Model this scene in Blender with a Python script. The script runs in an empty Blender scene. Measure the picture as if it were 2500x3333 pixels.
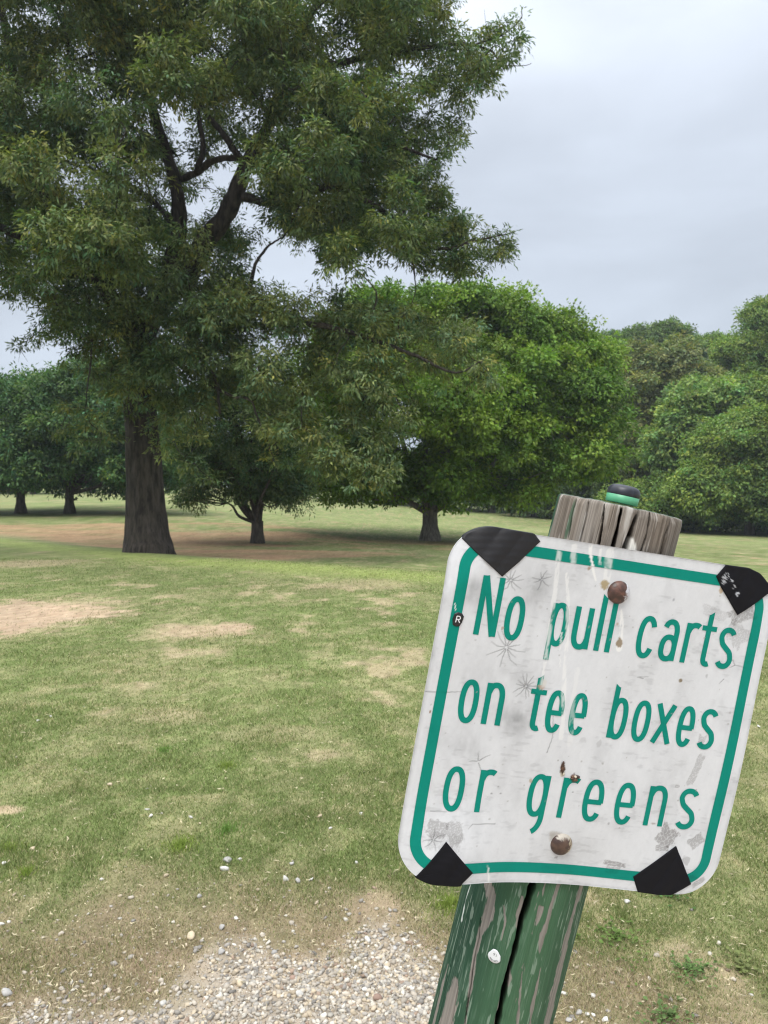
import bpy, math, random
import numpy as np
from mathutils import Vector, Matrix

rng = np.random.default_rng(7)
scene = bpy.context.scene
COL = scene.collection
F = 2504.0
CX, CY = 1250.0, 1666.5
PITCH = math.atan(26.5 / F)
EYE = np.array([0.0, 0.0, 1.5])
cp, sp = math.cos(PITCH), math.sin(PITCH)


# ------------------------------------------------------------------ helpers
def cam2world(p):
    """optical frame (x right, y down, z forward) to world"""
    p = np.asarray(p, float)
    x, y, z = p[..., 0], p[..., 1], p[..., 2]
    return np.stack([x, z * cp - y * sp, -z * sp - y * cp], -1) + EYE


def ray(px, py):
    d = np.array([(px - CX) / F, (py - CY) / F, 1.0])
    return cam2world(d) - EYE


def at(px, py, Y):
    """the point at distance Y north of the eye that a surveyor would sight in that direction"""
    d = ray(px, py)
    return EYE + d * (Y / d[1])


def hash2(ix, iy, seed):
    h = (ix.astype(np.int64) * 374761393 + iy.astype(np.int64) * 668265263 + seed * 1442695041) & 0xffffffff
    h = ((h ^ (h >> 13)) * 1274126177) & 0xffffffff
    h = h ^ (h >> 16)
    return (h & 0xffffff) / float(0xffffff)


def vnoise(x, y, seed=0):
    x = np.asarray(x, float); y = np.asarray(y, float)
    ix = np.floor(x); iy = np.floor(y)
    fx = x - ix; fy = y - iy
    fx = fx * fx * (3 - 2 * fx); fy = fy * fy * (3 - 2 * fy)
    ix = ix.astype(np.int64); iy = iy.astype(np.int64)
    a = hash2(ix, iy, seed); b = hash2(ix + 1, iy, seed)
    c = hash2(ix, iy + 1, seed); d = hash2(ix + 1, iy + 1, seed)
    return (a * (1 - fx) + b * fx) * (1 - fy) + (c * (1 - fx) + d * fx) * fy


def fbm(x, y, seed=0, octv=4, gain=0.5):
    s = 0; a = 1; t = 0
    for i in range(octv):
        s = s + a * vnoise(x * 2 ** i + 17.3 * i, y * 2 ** i - 9.1 * i, seed + i)
        t += a; a *= gain
    return s / t


def sstep(a, b, x):
    t = np.clip((np.asarray(x, float) - a) / (b - a), 0, 1)
    return t * t * (3 - 2 * t)


def mixc(a, b, t):
    t = np.asarray(t)[..., None]
    return np.asarray(a) * (1 - t) + np.asarray(b) * t


def mk(name, verts, quads=None, tris=None, mat=None, parent=None, col=None, smooth=False, attrs=None):
    verts = np.ascontiguousarray(verts, dtype=np.float32)
    me = bpy.data.meshes.new(name)
    nq = 0 if quads is None else len(quads)
    nt = 0 if tris is None else len(tris)
    me.vertices.add(len(verts)); me.vertices.foreach_set('co', verts.ravel())
    me.loops.add(nq * 4 + nt * 3); me.polygons.add(nq + nt)
    li = []; ls = []
    if nq:
        li.append(np.asarray(quads, np.int32).ravel()); ls.append(np.arange(nq, dtype=np.int32) * 4)
    if nt:
        li.append(np.asarray(tris, np.int32).ravel()); ls.append(nq * 4 + np.arange(nt, dtype=np.int32) * 3)
    me.loops.foreach_set('vertex_index', np.concatenate(li))
    me.polygons.foreach_set('loop_start', np.concatenate(ls))
    if smooth:
        me.polygons.foreach_set('use_smooth', np.ones(nq + nt, dtype=bool))
    if col is not None:
        a = me.color_attributes.new('Col', 'FLOAT_COLOR', 'POINT')
        c = np.ones((len(verts), 4), np.float32); c[:, :3] = col
        a.data.foreach_set('color', c.ravel())
    for k, v in (attrs or {}).items():
        a = me.attributes.new(k, 'FLOAT', 'POINT'); a.data.foreach_set('value', np.asarray(v, np.float32))
    me.update(calc_edges=True); me.validate()
    if mat is not None: me.materials.append(mat)
    o = bpy.data.objects.new(name, me); COL.objects.link(o)
    if parent is not None: o.parent = parent
    return o


def relocate(o, loc):
    """mesh built in world space: move its origin to loc"""
    loc = Vector([float(v) for v in loc])
    o.data.transform(Matrix.Translation(-loc)); o.location = loc


def tag(o, label=None, cat=None, group=None, kind=None):
    if label: o['label'] = label
    if cat: o['category'] = cat
    if group: o['group'] = group
    if kind: o['kind'] = kind
    return o


def empty(name, loc=(0, 0, 0)):
    o = bpy.data.objects.new(name, None); COL.objects.link(o)
    o.location = [float(v) for v in loc]; o.empty_display_size = 0.1
    return o


def grid_quads(nr, nc, wrap=False):
    r = np.arange(nr - 1)[:, None]; c = np.arange(nc if wrap else nc - 1)[None, :]
    c2 = (c + 1) % nc
    a = r * nc + c; b = r * nc + c2; d = (r + 1) * nc + c; e = (r + 1) * nc + c2
    return np.stack([a, b, e, d], -1).reshape(-1, 4)


# ------------------------------------------------------------------ materials
def nmat(name):
    m = bpy.data.materials.new(name); m.use_nodes = True
    nt = m.node_tree
    return m, nt, nt.nodes['Principled BSDF']


def N(nt, kind, **kw):
    n = nt.nodes.new(kind)
    for k, v in kw.items():
        if k in n.inputs: n.inputs[k].default_value = v
        else: setattr(n, k, v)
    return n


def mat_leaf(name, transl=0.32, rough=0.5, tint=(1.0, 1.25, 0.55)):
    m, nt, b = nmat(name)
    out = nt.nodes['Material Output']
    a = N(nt, 'ShaderNodeVertexColor', layer_name='Col')
    nt.links.new(a.outputs['Color'], b.inputs['Base Color'])
    b.inputs['Roughness'].default_value = rough
    b.inputs['Specular IOR Level'].default_value = 0.16
    tr = N(nt, 'ShaderNodeBsdfTranslucent')
    mul = N(nt, 'ShaderNodeMix', data_type='RGBA', blend_type='MULTIPLY')
    mul.inputs[0].default_value = 1.0
    nt.links.new(a.outputs['Color'], mul.inputs[6]); mul.inputs[7].default_value = (*tint, 1)
    nt.links.new(mul.outputs[2], tr.inputs['Color'])
    mx = N(nt, 'ShaderNodeMixShader'); mx.inputs[0].default_value = transl
    nt.links.new(b.outputs[0], mx.inputs[1]); nt.links.new(tr.outputs[0], mx.inputs[2])
    nt.links.new(mx.outputs[0], out.inputs['Surface'])
    return m


def mat_noise(name, c1, c2, scale=(8, 8, 8), rough=0.8, bump=0.0, bscale=None, detail=6, lo=0.35, hi=0.65, metallic=0.0, dist=0.01):
    m, nt, b = nmat(name)
    tc = N(nt, 'ShaderNodeTexCoord'); mp = N(nt, 'ShaderNodeMapping'); mp.inputs['Scale'].default_value = scale
    nt.links.new(tc.outputs['Object'], mp.inputs['Vector'])
    n = N(nt, 'ShaderNodeTexNoise', Scale=1.0, Detail=detail, Roughness=0.65)
    nt.links.new(mp.outputs[0], n.inputs['Vector'])
    r = N(nt, 'ShaderNodeValToRGB')
    r.color_ramp.elements[0].position = lo; r.color_ramp.elements[0].color = (*c1, 1)
    r.color_ramp.elements[1].position = hi; r.color_ramp.elements[1].color = (*c2, 1)
    nt.links.new(n.outputs['Fac'], r.inputs['Fac']); nt.links.new(r.outputs['Color'], b.inputs['Base Color'])
    b.inputs['Roughness'].default_value = rough; b.inputs['Metallic'].default_value = metallic
    if bump:
        bp = N(nt, 'ShaderNodeBump', Strength=bump, Distance=dist)
        nt.links.new(n.outputs['Fac'], bp.inputs['Height']); nt.links.new(bp.outputs[0], b.inputs['Normal'])
    return m


def mat_vcol(name, rough=0.6, bump=0.0, bscale=400, dist=0.0005, spec=0.4, nscale=None):
    m, nt, b = nmat(name)
    a = N(nt, 'ShaderNodeVertexColor', layer_name='Col')
    nt.links.new(a.outputs['Color'], b.inputs['Base Color'])
    b.inputs['Roughness'].default_value = rough; b.inputs['Specular IOR Level'].default_value = spec
    if bump:
        tc = N(nt, 'ShaderNodeTexCoord')
        n = N(nt, 'ShaderNodeTexNoise', Scale=bscale, Detail=5.0)
        if nscale:
            mp = N(nt, 'ShaderNodeMapping'); mp.inputs['Scale'].default_value = nscale
            nt.links.new(tc.outputs['Object'], mp.inputs['Vector']); nt.links.new(mp.outputs[0], n.inputs['Vector'])
        else:
            nt.links.new(tc.outputs['Object'], n.inputs['Vector'])
        bp = N(nt, 'ShaderNodeBump', Strength=bump, Distance=dist)
        nt.links.new(n.outputs['Fac'], bp.inputs['Height']); nt.links.new(bp.outputs[0], b.inputs['Normal'])
    return m


# ------------------------------------------------------------------ terrain
ridge_X = np.array([-60, -30, -16, -5.9, 1.3, 6.3, 14, 40.])
ridge_Y = np.array([60, 41, 32, 21.5, 16.3, 12.6, 8.0, 2.0])
FAR = [(68, 1671, 53), (227, 1673, 53), (480, 1690, 48), (840, 1759, 35), (1400, 1768, 41), (2000, 1727, 68), (2500, 1738, 64), (1650, 1712, 78),
       (650, 1606, 105), (0, 1616, 100), (1150, 1640, 105), (1500, 1672, 100), (150, 1745, 36), (900, 1790, 28), (2350, 1790, 32), (1900, 1780, 34),
       (400, 1650, 60), (1150, 1700, 58), (700, 1690, 50), (-900, 1600, 100), (3400, 1740, 70), (-900, 1660, 50), (3600, 1800, 40), (600, 1580, 170), (2400, 1640, 150)]
_fp = np.array([at(*q) for q in FAR])
_D = np.linalg.norm(_fp[:, None, :2] - _fp[None, :, :2], axis=-1)
_m = _fp[:, 2].mean()
_w = np.linalg.solve(np.sqrt(_D ** 2 + 9.0) + np.eye(len(_fp)) * -0.5, _fp[:, 2] - _m)


def gz(x, y):
    x = np.asarray(x, float); y = np.asarray(y, float)
    far = np.full(np.broadcast(x, y).shape, _m)
    for p, w in zip(_fp, _w):
        far = far + w * np.sqrt((x - p[0]) ** 2 + (y - p[1]) ** 2 + 9.0)
    far = np.clip(far, -2.0, 5.0)
    yr = np.interp(x, ridge_X, ridge_Y)
    L = 4.0 + np.clip(x - 2, 0, 20) * 1.5
    k = sstep(0, 1, (y - yr) / L)
    near = 0.05 * (vnoise(x / 3.1, y / 3.1, 3) - 0.5) + 0.012 * (vnoise(x / 0.6, y / 0.6, 5) - 0.5) * (np.abs(y) < 30)
    near = near + 0.10 * (vnoise(x / 9.0 + 4, y / 9.0, 9) - 0.5) * sstep(6, 14, y) * (1 - sstep(-4, 0, y - yr))
    far = far + 0.25 * (vnoise(x / 11.0, y / 11.0, 12) - 0.5)
    return near * (1 - k) + far * k


def on_ground(px, py):
    d = ray(px, py); t0 = 0.3; prev = t0
    t = t0
    while t < 400:
        p = EYE + d * t
        if p[2] < gz(p[0], p[1]):
            lo, hi = prev, t
            for _ in range(25):
                mid = (lo + hi) / 2; p = EYE + d * mid
                if p[2] < gz(p[0], p[1]): hi = mid
                else: lo = mid
            p = EYE + d * hi
            return np.array([p[0], p[1], float(gz(p[0], p[1]))])
        prev = t; t *= 1.01
    return EYE + d * 300


def gpoint(px, py, Y):
    p = at(px, py, Y); p[2] = float(gz(p[0], p[1])); return p


# soil / dry masks, functions of ground position
PATCH = []   # cx, cy, rx, ry, strength   bare soil
for (px, py, rpx, rpy, s) in [(40, 2010, 330, 75, 1.0), (640, 2055, 190, 26, 0.75), (760, 2040, 75, 16, 0.9), (1050, 1905, 60, 10, 0.5), (80, 1835, 160, 14, .5),
                              (10, 2635, 70, 16, 0.8), (1180, 1900, 180, 20, 0.35), (560, 2330, 130, 28, 0.35), (900, 2390, 150, 30, .3)]:
    c = on_ground(px, py); n1 = on_ground(px, py - rpy); n2 = on_ground(px, py + rpy)
    PATCH.append((c[0], c[1], rpx / F * c[1], abs(n1[1] - n2[1]) / 2, s))


def masks(x, y):
    """bare soil, dryness, gravel - all in ground coordinates"""
    x = np.asarray(x, float); y = np.asarray(y, float)
    n1 = fbm(x * 0.9, y * 0.55, 21, 4); n2 = fbm(x * 3.0, y * 2.2, 31, 4); n3 = fbm(x * 9, y * 7, 41, 3)
    bare = .45 * sstep(.62, .70, n2) * sstep(.45, .6, n1)
    for (cx, cy, rx, ry, s) in PATCH:
        d = np.sqrt(((x - cx) / rx) ** 2 + ((y - cy) / ry) ** 2) + (n2 - 0.5) * 1.2 + (n3 - .5) * .9
        bare = np.maximum(bare, s * (1 - sstep(0.55, 1.15, d)))
    yr = np.interp(x, ridge_X, ridge_Y)
    # trodden ground in the hollow beyond the ridge
    far = sstep(1.0, 4.0, y - yr)
    brk = .70 + .7 * sstep(.38, .6, fbm(x * .5, y * .9, 79, 5))
    dd = np.sqrt(((x + 11.5) / 13.0) ** 2 + ((y - 36.0) / 8.5) ** 2) + (fbm(x * .22, y * .35, 77, 4) - .5) * 1.5 + (fbm(x * .9, y * 1.4, 76, 4) - .5) * .8
    bare = np.maximum(bare, far * 0.85 * np.clip(brk, 0, 1) * (1 - sstep(0.65, 1.1, dd)))
    dd = np.sqrt(((x + 5.0) / 5.6) ** 2 + ((y - 26.5) / 4.5) ** 2) + (fbm(x * .3, y * .5, 78, 4) - .5) * 1.2
    bare = np.maximum(bare, far * 0.9 * np.clip(brk, 0, 1) * (1 - sstep(0.65, 1.1, dd)))
    dd = np.sqrt(((x - 2.4) / 4.0) ** 2 + ((y - 39.5) / 2.5) ** 2) + (n1 - .5) * 1.5
    bare = np.maximum(bare, far * 0.45 * (1 - sstep(0.5, 1.1, dd)))
    n6 = fbm(x * .45, y * .28, 71, 3)
    dry = sstep(0.48, 0.70, n1 * .6 + n6 * .4) * 0.40 + sstep(0.52, 0.62, n2) * 0.38 + sstep(.54, .64, n3) * .34
    # worn rim round the gravel
    ge = np.interp(x, [-2.2, -1.3, -.95, -.69, -.42, -.05, .15, .32, .55, .9, 1.5], [1.9, 2.12, 2.30, 2.46, 2.60, 2.56, 2.46, 2.30, 2.0, 1.8, 1.5]) + (n2 - 0.5) * 0.50 + (n3 - .5) * .34
    gravel = 1 - sstep(-0.30, 0.18, y - ge)
    rim = (1 - sstep(0.05, 0.85, y - ge + (n1 - .5) * .8))
    rim2 = 1 - sstep(0.5, 1.3, np.sqrt(((x - 0.62) / 0.5) ** 2 + ((y - 2.15) / 0.42) ** 2) + (n2 - .5))
    rim = np.maximum(rim, rim2 * .9)
    dry = np.clip(np.maximum(dry * (0.85 + 0.3 * n3), rim * 0.95), 0, 1)
    return np.clip(bare, 0, 1), dry, gravel, rim


SOIL = np.array([0.36, 0.285, 0.20]); STRAW = np.array([0.40, 0.345, 0.20]); GREEN = np.array([0.148, 0.186, 0.064]); LIME = np.array([0.198, 0.245, 0.088])
GRAV = np.array([0.43, 0.365, 0.285])


def ground_color(x, y):
    bare, dry, gravel, rim = masks(x, y)
    n4 = fbm(x * 14, y * 12, 51, 3); n5 = fbm(x * .35, y * .3, 61, 3)
    yr = np.interp(x, ridge_X, ridge_Y)
    lip = np.exp(-((y - yr + .7) / 1.5) ** 2) * (1 - sstep(-1, 4.5, x)) * (.55 + .6 * fbm(x * .8, y * .8, 63, 3))
    g = mixc(GREEN, LIME, np.clip((n5 - .35) * 1.3 + 0.55 * sstep(35, 60, y), 0, 1) + .9 * lip)
    g = mixc(g, STRAW * 0.92, np.clip(dry * 0.8, 0, 1) * (0.55 + 0.6 * n4) * (1 - .9 * lip))
    g = mixc(g, np.array([.30, .35, .11]), lip * .9)
    soil = mixc(SOIL * np.array([1.0, .88, .82]), SOIL * 1.05, n4)
    far = sstep(1.0, 4.0, y - yr)
    soil = mixc(soil * 1.25, soil * np.array([1.0, .84, .74]), far)
    c = mixc(g, soil, bare)
    c = mixc(c, SOIL * np.array([.72, .68, .66]), np.clip(rim * 0.7 * (0.5 + n4), 0, 1))
    c = mixc(c, GRAV * (0.62 + .6 * fbm(x * 30, y * 30, 55, 3)[..., None]) if np.ndim(n4) else GRAV, gravel)
    return c * (0.82 + 0.36 * n4[..., None])


def axis_coords(lo, hi, dense, step, grow):
    a = list(np.arange(dense[0], dense[1], step)); s = step
    while a[-1] < hi: s *= grow; a.append(a[-1] + s)
    s = step; b = []
    cur = a[0]
    while cur > lo: s *= grow; cur -= s; b.append(cur)
    return np.array(b[::-1] + a)


gx = axis_coords(-260, 260, (-2.2, 2.6), 0.022, 1.022)
gy = axis_coords(-60, 380, (1.9, 5.5), 0.022, 1.013)
XX, YY = np.meshgrid(gx, gy)
ZZ = gz(XX, YY)
gv = np.stack([XX, YY, ZZ], -1).reshape(-1, 3)
gc = ground_color(XX.ravel(), YY.ravel())
mg, ntg, bg = nmat('ground_soil_and_turf')
a = N(ntg, 'ShaderNodeVertexColor', layer_name='Col'); tc = N(ntg, 'ShaderNodeTexCoord')
mp = N(ntg, 'ShaderNodeMapping'); mp.inputs['Scale'].default_value = (1, .45, 1)
ntg.links.new(tc.outputs['Object'], mp.inputs[0])
n1 = N(ntg, 'ShaderNodeTexNoise', Scale=9.0, Detail=8.0, Roughness=0.75); ntg.links.new(mp.outputs[0], n1.inputs['Vector'])
n2 = N(ntg, 'ShaderNodeTexNoise', Scale=1.2, Detail=6.0, Roughness=0.7); ntg.links.new(mp.outputs[0], n2.inputs['Vector'])
r1 = N(ntg, 'ShaderNodeMapRange'); r1.inputs[1].default_value = .3; r1.inputs[2].default_value = .7; r1.inputs[3].default_value = .72; r1.inputs[4].default_value = 1.28
ntg.links.new(n1.outputs['Fac'], r1.inputs[0])
r2 = N(ntg, 'ShaderNodeMapRange'); r2.inputs[1].default_value = .3; r2.inputs[2].default_value = .7; r2.inputs[3].default_value = .82; r2.inputs[4].default_value = 1.18
ntg.links.new(n2.outputs['Fac'], r2.inputs[0])
mm = N(ntg, 'ShaderNodeMath', operation='MULTIPLY'); ntg.links.new(r1.outputs[0], mm.inputs[0]); ntg.links.new(r2.outputs[0], mm.inputs[1])
vm = N(ntg, 'ShaderNodeVectorMath', operation='SCALE'); ntg.links.new(a.outputs['Color'], vm.inputs[0]); ntg.links.new(mm.outputs[0], vm.inputs['Scale'])
ntg.links.new(vm.outputs[0], bg.inputs['Base Color']); bg.inputs['Roughness'].default_value = 0.95; bg.inputs['Specular IOR Level'].default_value = 0.1
bp = N(ntg, 'ShaderNodeBump', Strength=0.6, Distance=0.03); ntg.links.new(n1.outputs['Fac'], bp.inputs['Height']); ntg.links.new(bp.outputs[0], bg.inputs['Normal'])
ground = mk('ground', gv, quads=grid_quads(len(gy), len(gx)), mat=mg, col=gc, smooth=True)
tag(ground, kind='structure')

# ------------------------------------------------------------------ grass blades


def sample_ground(n, y0, y1, power, spread=0.56):
    """points over the lawn, thinning out with distance"""
    u = rng.random(n)
    if abs(power - 1) < 1e-6: y = y0 * (y1 / y0) ** u
    else:
        k = 1 - power; y = (y0 ** k + u * (y1 ** k - y0 ** k)) ** (1 / k)
    x = (rng.random(n) * 2 - 1) * (spread * y + 0.35)
    far_ = rng.random(n) < .24
    x = np.where(far_, np.sign(x) * (spread * y + .2 + rng.exponential(1.0, n) * (.35 * y + 1.0)), x)
    return x, y


def blades(x, y, h, w, lean, colr):
    n = len(x); z = gz(x, y) - 0.002
    a = rng.random(n) * 2 * np.pi
    b = rng.random(n) * 2 * np.pi
    base = np.stack([x, y, z], -1)
    side = np.stack([np.cos(a), np.sin(a), np.zeros(n)], -1) * (w / 2)[:, None]
    tip = base + np.stack([np.cos(b) * lean * h, np.sin(b) * lean * h, h * np.sqrt(np.clip(1 - np.minimum(lean, .97) ** 2, .02, 1))], -1)
    v = np.stack([base - side, base + side, tip], 1).reshape(-1, 3)
    t = np.arange(3 * n).reshape(-1, 3)
    return v, t, np.repeat(colr, 3, 0)


def make_grass():
    V = []; C = []
    n = 980000
    x, y = sample_ground(n, 1.95, 21.0, 1.9)
    bare, dry, gravel, rim = masks(x, y)
    yr = np.interp(x, ridge_X, ridge_Y)
    keep = rng.random(n) < np.clip(1.0 - 0.92 * bare - 0.97 * gravel - 0.25 * rim, 0.03, 1)
    keep &= (y < yr + 1.5)
    x, y, dry, rim, bare = x[keep], y[keep], dry[keep], rim[keep], bare[keep]
    n = len(x)
    sc = (y / 3.0) ** 0.55
    tall = fbm(x * 2.5, y * 2.5, 91, 3)
    h = (0.013 + 0.017 * rng.random(n)) * (0.75 + .6 * sstep(.4, .8, tall)) * sc ** .5 * (1 - .4 * dry)
    w = (0.0022 + 0.0015 * rng.random(n)) * sc ** 1.5
    n5 = fbm(x * .35, y * .3, 61, 3)
    g = mixc(GREEN, LIME, np.clip((n5 - .3) * 1.2 + rng.normal(0, .3, n) + sstep(.5, .75, tall) * .2, 0, 1))
    lipb = np.exp(-((y - np.interp(x, ridge_X, ridge_Y) + .7) / 1.5) ** 2) * (1 - sstep(-1, 4.5, x)) * (.55 + .6 * fbm(x * .8, y * .8, 63, 3))
    g = mixc(g, np.array([.30, .35, .11]), lipb * .9)
    dry = dry * (1 - .8 * lipb)
    g = g * (0.55 + 0.90 * rng.random(n))[:, None]
    st = rng.random(n) < (0.20 + 0.42 * dry)
    g[st] = STRAW * (0.75 + 0.7 * rng.random(st.sum()))[:, None]
    br = rng.random(n) < rim * .60
    g[br] = np.array([.34, .265, .18]) * (0.5 + 0.9 * rng.random(br.sum()))[:, None]
    lean = np.where(st, 0.55 + .4 * rng.random(n), 0.25 + .6 * rng.random(n))
    v, t, c = blades(x, y, h, w, lean, g * 1.05)
    return mk('grass', v, tris=t, mat=M_BLADE, col=c)


M_BLADE = mat_leaf('grass_blade', 0.25, 0.6, (1.0, 1.15, .6))
grass = make_grass()
tag(grass, 'short mown turf with green and straw coloured blades', None, kind='stuff')


def make_litter():
    # dead straw, clippings and dry leaves lying on the turf
    n = 22000
    x, y = sample_ground(n, 2.0, 16, 1.7)
    bare, dry, gravel, rim = masks(x, y)
    keep = rng.random(n) < 0.22 + 0.5 * dry - 0.6 * gravel
    x, y = x[keep], y[keep]; n = len(x)
    z = gz(x, y) + 0.012 + 0.01 * rng.random(n)
    a = rng.random(n) * 2 * np.pi; L = (0.008 + 0.034 * rng.random(n) ** 3.0) * (y / 3) ** .4; w = (0.0010 + 0.0022 * rng.random(n) ** 2) * (y / 3) ** .6
    d = np.stack([np.cos(a), np.sin(a), rng.normal(0, .15, n)], -1); s = np.stack([-np.sin(a), np.cos(a), rng.normal(0, .3, n)], -1)
    b = np.stack([x, y, z], -1)
    bend = (rng.normal(0, .25, n) * L)[:, None] * s
    v = np.stack([b - d * L[:, None] / 2, b + bend - s * w[:, None], b + d * L[:, None] / 2, b + bend + s * w[:, None]], 1).reshape(-1, 3)
    c = np.array([.58, .50, .34]) * (0.55 + 0.75 * rng.random(n))[:, None]
    return mk('dry_straw', v, quads=np.arange(4 * n).reshape(-1, 4), mat=M_BLADE, col=np.repeat(c, 4, 0))


straw = make_litter()
tag(straw, 'pale dry straw and clippings strewn over the turf', None, kind='stuff')

# ------------------------------------------------------------------ stones
_t = (1 + 5 ** .5) / 2
ICO = np.array([(-1, _t, 0), (1, _t, 0), (-1, -_t, 0), (1, -_t, 0), (0, -1, _t), (0, 1, _t), (0, -1, -_t), (0, 1, -_t), (_t, 0, -1), (_t, 0, 1), (-_t, 0, -1), (-_t, 0, 1)]) / math.hypot(1, _t)
ICF = np.array([(0, 11, 5), (0, 5, 1), (0, 1, 7), (0, 7, 10), (0, 10, 11), (1, 5, 9), (5, 11, 4), (11, 10, 2), (10, 7, 6), (7, 1, 8), (3, 9, 4), (3, 4, 2), (3, 2, 6), (3, 6, 8), (3, 8, 9), (4, 9, 5), (2, 4, 11), (6, 2, 10), (8, 6, 7), (9, 8, 1)])


def subdiv(v, f):
    v = [tuple(p) for p in v]; cache = {}

    def mid(i, j):
        k = (min(i, j), max(i, j))
        if k not in cache:
            m = np.array(v[i]) + np.array(v[j]); m /= np.linalg.norm(m); v.append(tuple(m)); cache[k] = len(v) - 1
        return cache[k]
    out = []
    for a_, b_, c_ in f:
        x_, y_, z_ = mid(a_, b_), mid(b_, c_), mid(c_, a_)
        out += [(a_, x_, z_), (b_, y_, x_), (c_, z_, y_), (x_, y_, z_)]
    return np.array(v), np.array(out)


ICO2, ICF2 = subdiv(ICO, ICF)


def stones_mesh(x, y, s, colr, hi=False, sink=0.25):
    IV, IF = (ICO2, ICF2) if hi else (ICO, ICF)
    n = len(x); m = len(IV)
    sc = s[:, None] * np.stack([0.75 + .5 * rng.random(n), 0.6 + .4 * rng.random(n), .42 + .35 * rng.random(n)], -1)
    v = IV[None] * (1 + rng.normal(0, .20 if not hi else .08, (n, m, 1))) + (rng.normal(0, .12, (n, m, 3)) if not hi else 0)
    if hi:  # flat facets
        for k in range(11):
            d = rng.normal(size=(n, 1, 3)); d /= np.linalg.norm(d, axis=-1, keepdims=True)
            q = (v * d).sum(-1, keepdims=True); v = v - d * np.clip(q - (.50 + .22 * rng.random((n, 1, 1))), 0, None) * .9
    v = v * sc[:, None, :]
    a = rng.random(n) * 2 * np.pi; ca, sa = np.cos(a)[:, None], np.sin(a)[:, None]
    vx = v[..., 0] * ca - v[..., 1] * sa; vy = v[..., 0] * sa + v[..., 1] * ca
    vz = v[..., 2] + vx * rng.normal(0, .2, (n, 1))
    z = gz(x, y) + sc[:, 2] * (1 - sink * 2) * 0.8
    V_ = np.stack([vx + x[:, None], vy + y[:, None], vz + z[:, None]], -1).reshape(-1, 3)
    T_ = (IF[None] + (np.arange(n) * m)[:, None, None]).reshape(-1, 3)
    return V_, T_, np.repeat(colr, m, 0)


def stone_cols(n):
    base = np.array([(.60, .53, .43), (.72, .67, .57), (.49, .45, .39), (.60, .50, .36), (.37, .34, .30), (.42, .31, .23)])
    k = rng.choice(6, n, p=[.30, .17, .19, .20, .09, .05])
    return base[k] * (0.52 + .42 * rng.random(n))[:, None]


M_STONE = mat_vcol('stone', 0.85, bump=0.5, bscale=160, dist=0.002, spec=.3)
n = 150000
x = rng.uniform(-1.5, 1.15, n); y = 2.06 + .95 * rng.random(n) ** 1.35
xb = rng.uniform(-1.9, 1.5, 14000); yb = rng.uniform(1.3, 2.06, 14000); x = np.r_[x, xb]; y = np.r_[y, yb]; n = len(x)
b_, d_, g_, r_ = masks(x, y)
brk_ = sstep(.36, .60, fbm(x * 3.3, y * 3.3, 811, 4))
keep = rng.random(n) < np.clip(g_ ** 1.3 * (.30 + .55 * brk_) + 0.018 * r_ + 0.002, 0, 1)
x, y = x[keep], y[keep]; n = len(x)
s = 0.0015 + 0.0100 * rng.random(n) ** 5.0
print('gravel', n)
x2, y2 = sample_ground(900, 2.1, 6.0, 2.2); b2, d2, g2, r2_ = masks(x2, y2)
k2 = rng.random(900) < .10 + .8 * r2_
x2, y2 = x2[k2], y2[k2]; s2 = (0.003 + 0.005 * rng.random(len(x2)) ** 2) * (y2 / 3) ** .5
v1, t1, c1 = stones_mesh(np.r_[x, x2], np.r_[y, y2], np.r_[s, s2], stone_cols(n + len(x2)))
gravel = mk('gravel', v1, tris=t1, mat=M_STONE, col=c1)
tag(gravel, 'pale crushed gravel with loose pebbles thinning into the turf', None, kind='stuff')

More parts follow.
